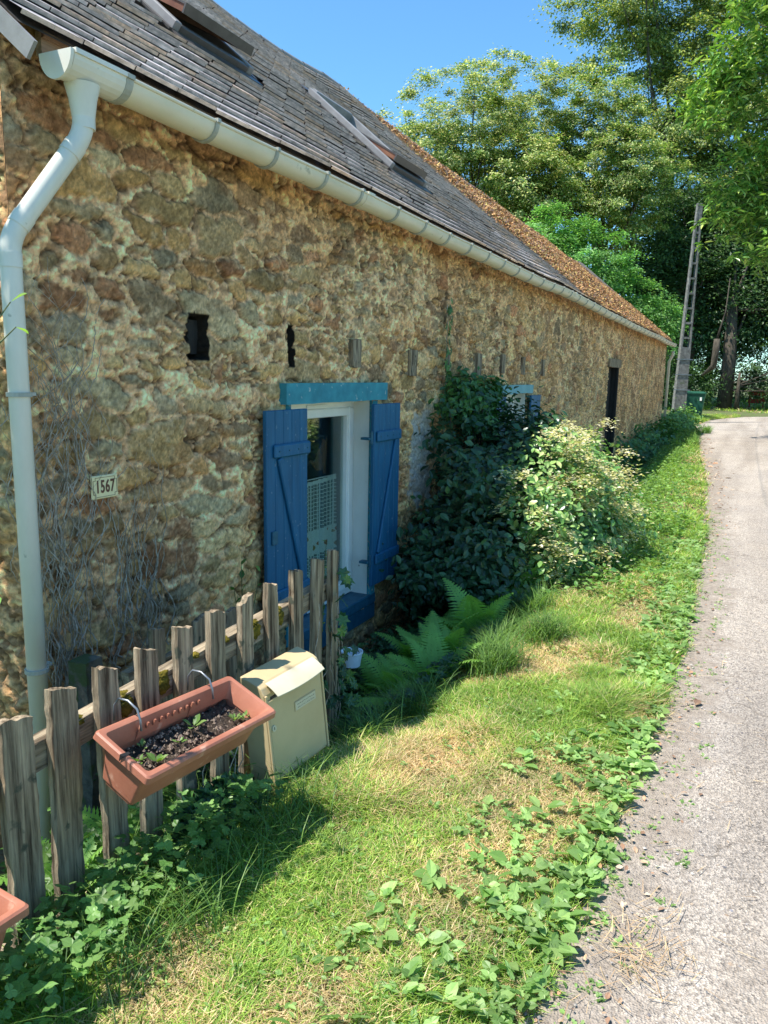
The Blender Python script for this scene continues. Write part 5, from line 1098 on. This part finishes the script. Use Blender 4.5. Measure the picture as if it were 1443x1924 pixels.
LIME=[(.13,.23,.05),(.25,.35,.10),(.46,.50,.18),(.62,.61,.28),(.08,.15,.035)]; LW=[.26,.26,.22,.12,.14]
MID=[(.08,.15,.04),(.14,.22,.06),(.26,.34,.09),(.42,.45,.14)]
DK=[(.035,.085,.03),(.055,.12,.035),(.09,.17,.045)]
BR_=[(.13,.30,.07),(.20,.42,.10),(.09,.22,.06),(.28,.50,.14)]
TG='trees behind the farmhouse'
tree('lime_tree','yellow green lime tree in flower behind the roof ridge, left of the others',[(-12.5,42,-.2),(-12.4,42,5),(-12.2,42,10)],[.5,.4,.25],[((-12.6,40.6,13.2),(4.2,3.6,4.6)),((-15.0,38.5,12.0),(2.8,2.6,3.0)),((-10.6,44,14.8),(3.4,3.2,4.2)),((-9.5,40.5,10.5),(3.4,3,3.4))],140000,.15,LIME,LW,seed=81,nclump=700,cs_=.26,flat=.38,group=TG)
tree('lime_tree','yellow green lime tree standing between the flowering left tree and the tallest one',[(-6.2,45,-.2),(-6.1,45,5),(-6,45,10)],[.45,.35,.2],[((-6.6,45.2,14.4),(3.2,3,3.6)),((-4.6,44,11.6),(2.9,2.8,3.0)),((-8.0,42.5,11),(2.6,2.5,3))],95000,.15,LIME,[.3,.28,.16,.06,.2],seed=82,nclump=500,cs_=.26,flat=.38,group=TG)
tree('tall_tree','tallest dark and yellow green tree rising out of the top of the picture',[(-3.5,54,-.2),(-3.6,54,9),(-4,54,18)],[.7,.55,.3],[((-6.6,53.2,23.5),(4.8,4,5)),((-1.5,55,23),(5,4,5.5)),((-2.8,52.5,17),(4,3.5,4.5)),((1.5,53,18),(4.5,3.5,5)),((-1.0,52,12.5),(3.6,3,3.6)),((6,54,20),(4.5,3.5,7)),((3.5,52,12.5),(4,3,4))],170000,.20,MID,[.3,.3,.22,.18],seed=83,nclump=650,cs_=.42,flat=.45,group=TG)
tree('hazel_tree','bright green bushy tree close behind the far end of the roof',[(-3.3,32.6,-.2),(-3.2,32.5,2),(-3.3,32.4,4)],[.2,.16,.1],[((-4.6,32.3,5.5),(2.2,2.,2.9)),((-2.6,32.9,4.2),(1.7,1.6,2.3)),((-1.5,33.3,3.6),(1.15,1.3,1.3)),((-5.5,31.8,6.8),(1.4,1.3,1.6))],75000,.12,BR_,[.34,.28,.28,.10],seed=84,nclump=300,cs_=.26,flat=.35,limb_r=.04,group=TG)
WG='dark trees beyond the bend of the road'
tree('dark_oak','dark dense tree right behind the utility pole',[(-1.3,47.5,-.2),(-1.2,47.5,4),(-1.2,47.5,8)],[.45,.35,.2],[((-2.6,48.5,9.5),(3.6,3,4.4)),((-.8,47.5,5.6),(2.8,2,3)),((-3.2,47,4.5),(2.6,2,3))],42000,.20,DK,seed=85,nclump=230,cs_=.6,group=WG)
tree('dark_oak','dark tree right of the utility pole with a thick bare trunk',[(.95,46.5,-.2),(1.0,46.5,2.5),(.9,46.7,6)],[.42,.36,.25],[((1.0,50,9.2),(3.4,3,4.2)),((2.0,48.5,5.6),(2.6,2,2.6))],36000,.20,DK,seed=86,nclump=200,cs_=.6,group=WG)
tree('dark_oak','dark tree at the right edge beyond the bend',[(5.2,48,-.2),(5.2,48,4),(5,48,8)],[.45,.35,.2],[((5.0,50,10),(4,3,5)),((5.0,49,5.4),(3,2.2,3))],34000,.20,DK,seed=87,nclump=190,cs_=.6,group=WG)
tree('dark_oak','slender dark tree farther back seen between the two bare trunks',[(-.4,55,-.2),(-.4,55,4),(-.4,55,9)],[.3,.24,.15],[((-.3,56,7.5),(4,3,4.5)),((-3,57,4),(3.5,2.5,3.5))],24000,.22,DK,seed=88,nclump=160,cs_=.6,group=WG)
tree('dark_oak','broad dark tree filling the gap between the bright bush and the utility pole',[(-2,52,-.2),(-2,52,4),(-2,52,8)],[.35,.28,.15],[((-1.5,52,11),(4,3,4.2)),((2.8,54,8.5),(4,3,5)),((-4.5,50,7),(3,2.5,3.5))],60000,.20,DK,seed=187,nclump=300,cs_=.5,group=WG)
tree('holly_bush','low dark bush under the trees beyond the wheelie bin',[(-1.2,43.5,-.1),(-1.2,43.5,.6),(-1.2,43.5,1.2)],[.1,.08,.05],[((-1.4,43.8,1.4),(2.2,1.2,1.4)),((-3.6,43.0,1.8),(2.4,1.4,1.9))],20000,.13,DK,seed=89,nclump=120,cs_=.35,limb_r=.03)
tree('hedge_bush','low ragged hedge bush far right beyond the bend',[(4.2,58,-.1),(4.2,58,.6),(4.2,58,1.2)],[.1,.08,.05],[((3.0,58.5,.9),(3.2,1.0,1.2)),((7.5,58.5,1.1),(3.0,1.0,1.3))],12000,.16,[(.06,.12,.03),(.11,.18,.04)],seed=90,nclump=80,cs_=.35,limb_r=.03)
# foreground sweet chestnut, hanging in from the right
CH=[(.12,.26,.05),(.21,.38,.07),(.34,.50,.10),(.50,.62,.18),(.07,.15,.03)]
def chestnut():
    r=np.random.default_rng(95); e=empty('chestnut_tree',(8.2,22,0)); tag(e,'glossy long leaved chestnut tree hanging in over the road from the right','tree')
    ce=[((1.1,21.8,8.3),(.9,1.1,1.0),40),((2.4,21.5,9.8),(1.5,1.5,1.9),90),((2.9,22.6,7.0),(1.5,1.4,1.5),80),((1.9,22.4,5.9),(.9,.9,.8),30),((2.7,22.2,4.9),(.9,.9,.55),26),((4.2,22,8.5),(2.2,2.2,3.2),120),((3.4,21,12.4),(2.2,2,2.0),90),((6.5,22,9),(3,2.6,4),120)]
    tips=[]
    for C,R,m in ce:
        d=unit(r.normal(0,1,(m,3))); rad=r.random(m)**.4; tips.append(np.array(C)+d*rad[:,None]*np.array(R))
    tips=np.vstack(tips); k=len(tips); m=10; sprays=5
    c=np.repeat(tips,sprays,0)+r.normal(0,.20,(k*sprays,3)); nb=len(c); th=r.random((nb,m))*6.283; P=np.repeat(c[:,None],m,1)+r.normal(0,.035,(nb,m,3))
    a=np.stack([np.cos(th),np.sin(th),-.25+.45*r.normal(0,1,(nb,m))],-1); nn=np.stack([-.3*np.cos(th)*0+.25*r.normal(0,1,(nb,m)),.25*r.normal(0,1,(nb,m)),np.ones((nb,m))],-1)
    N_=nb*m; o=scatter('crown',T_LONG,P.reshape(-1,3),a.reshape(-1,3),nn.reshape(-1,3),(.15+.15*r.random(N_)),pal(N_,CH,[.27,.28,.2,.1,.15],r=r,var=.25),M_leafg,e,wid=1.15); o['kind']='stuff'
    mb=MB(); mb.tube([(8.2,22,-.2),(8.1,22,3),(7.4,22,6.5),(6,22,10)],[.5,.42,.3,.15],12); mb.build('trunk',M_bark,e,smooth=True)
    mb=MB()
    for s in range(46):
        q=tips[r.integers(0,k)]; st=np.array((7.4,22,6.5))+(np.array((6,22,10))-np.array((7.4,22,6.5)))*r.random(); mdd=(st+q)/2+r.normal(0,.2,3); mb.tube([st,mdd,q],[.06,.03,.008],6,caps=False)
    mb.build('limbs',M_bark,e,smooth=True)
chestnut()
# a hanging dead bough under the dark trees
mb=MB(); mb.tube([(1.0,38.0,6.0),(.95,38.0,4.6),(.80,38.0,3.9),(.70,38,3.4)],[.02,.03,.04,.05],6); mb.tube([(.70,38,3.4),(.70,38,2.9),(.66,38,2.2),(.2,38.4,1.8)],[.13,.15,.14,.05],9); o=mb.build('dead_bough',M_bark,smooth=True); tag(o,'pale dead bough with a thick broken stub hanging under the trees right of the pole','branch')
shrub('hazel_shrub','leafy green shrub growing before the gable at the near end of the picket fence','shrub',(.90,.40,.70),(.34,.28,.80),1500,.07,[(.08,.18,.04),(.12,.24,.06)],seed=101,nclump=40,cs_=.10,stems=10,mt=M_leaf)
tree('gable_shade_tree','added unseen tree beyond the left edge that shades the gable wall',[(-1.3,.7,-.2),(-1.3,.7,1.2),(-1.2,.8,2.4)],[.08,.06,.04],[((-.85,1.0,3.3),(.55,.5,1.2)),((-1.0,.9,2.2),(.6,.5,.8))],3200,.09,BR_,seed=188,nclump=60,cs_=.14,limb_r=.02)  # out of view, added to throw shade on the gable
tree('hedge_tree','leafy tree row across the road opposite the blue shutters',[(11,22,-.1),(11,22,2),(11,22,4)],[.2,.16,.1],[((10.5,19,3.4),(2.2,6,3.8)),((11,30,4.2),(2.4,6,4.6))],26000,.16,[(.10,.20,.05),(.16,.28,.07),(.05,.11,.03)],seed=102,nclump=220,cs_=.5)
tree('hedge_bush','dark leafy bush filling the space under the trees right of the bin',[(1.6,46,-.1),(1.6,46,1),(1.6,46,2)],[.15,.1,.06],[((2.4,47.5,2.3),(2.0,1.2,1.7)),((5.0,46.5,2.6),(2.4,1.2,2.0)),((-.2,49,2.2),(2,1.2,1.8)),((7.5,48,3),(2.6,1.4,2.6)),((3.0,51,4.6),(3.2,1.2,1.8))],30000,.16,DK,seed=103,nclump=200,cs_=.4,limb_r=.03)
# ------------------------------------------------------------------ litter and pebbles on the road edge
r=np.random.default_rng(99); n=1100; y=1.3+26*r.random(n)**1.3; x=xe(y)+np.abs(r.normal(0,.13,n))*np.where(y>9,1.6,1)-.05; P=np.stack([x,y,.012+.01*r.random(n)],-1)
th=r.random(n)*6.28; a=np.stack([np.cos(th),np.sin(th),.3*r.normal(0,1,n)],-1); nn=np.stack([r.normal(0,.4,n),r.normal(0,.4,n),np.ones(n)],-1)
stuffobj('dead_leaves',scatter('dead_leaves',T_OV,P,a,nn,np.where(r.random(n)<.05,.05,.018)*(.5+.9*r.random(n))*(1+.05*y),pal(n,[(.36,.21,.13),(.46,.31,.20),(.24,.15,.10),(.55,.42,.30)],r=r),None,link_=False),M_litter,'reddish brown dead leaves strewn along the road edge','leaf litter')
n=3600; y=1.0+9*r.random(n)**1.7; x=xe(y)+2.0*r.random(n)**1.6-.05; s=.002+.006*r.random(n)**3; 
O=np.array([(1,0,0),(0,1,0),(-1,0,0),(0,-1,0),(0,0,.7),(0,0,-.5)]); V=np.stack([x,y,.010+s*.3],-1)[:,None]+O[None]*s[:,None,None]*(.7+.6*r.random((n,6,1)))
o_=np.arange(n)[:,None,None]*6; Ft=(o_+np.array([[(0,1,4),(1,2,4),(2,3,4),(3,0,4),(1,0,5),(2,1,5),(3,2,5),(0,3,5)]])).reshape(-1,3)
stuffobj('pebbles',mesh_np('pebbles',V.reshape(-1,3),[Ft],np.repeat(pal(n,[(.30,.28,.27),(.45,.42,.38),(.20,.19,.20),(.38,.30,.23)],r=r),6,0)),M_litter,'loose gravel and pebbles on the worn road edge','gravel')
n=300; y=1.2+4*r.random(n)**1.3; x=xe(y)+np.abs(r.normal(0,.25,n)); th=r.random(n)*6.28; a=np.stack([np.cos(th),np.sin(th),.05*r.normal(0,1,n)],-1)
k=r.random(n)<.55; x=np.where(k,2.36+r.normal(0,.07,n),x); y=np.where(k,2.05+r.normal(0,.10,n),y)
TS=(np.array([(0,-.02,0),(0,.02,0),(1,.01,.03),(1,-.01,.03)]),[(0,3,2,1)])
stuffobj('straw',scatter('straw',TS,np.stack([x,y,np.full(n,.022)+.008*r.random(n)],-1),a,np.tile([0,0,1.],(n,1)),.03+.05*r.random(n),pal(n,[(.50,.38,.22),(.40,.27,.15)],r=r),None,link_=False),M_litter,'dry straw and pine needles lying on the tarmac','straw')
mb=MB(); mb.tube([(2.95,2.92,.02),(3.0,3.0,.03),(3.06,3.05,.02)],[.003,.004,.002],6); o=mb.build('twig',M_bark); tag(o,'small dark twig lying on the tarmac at the right','twig')
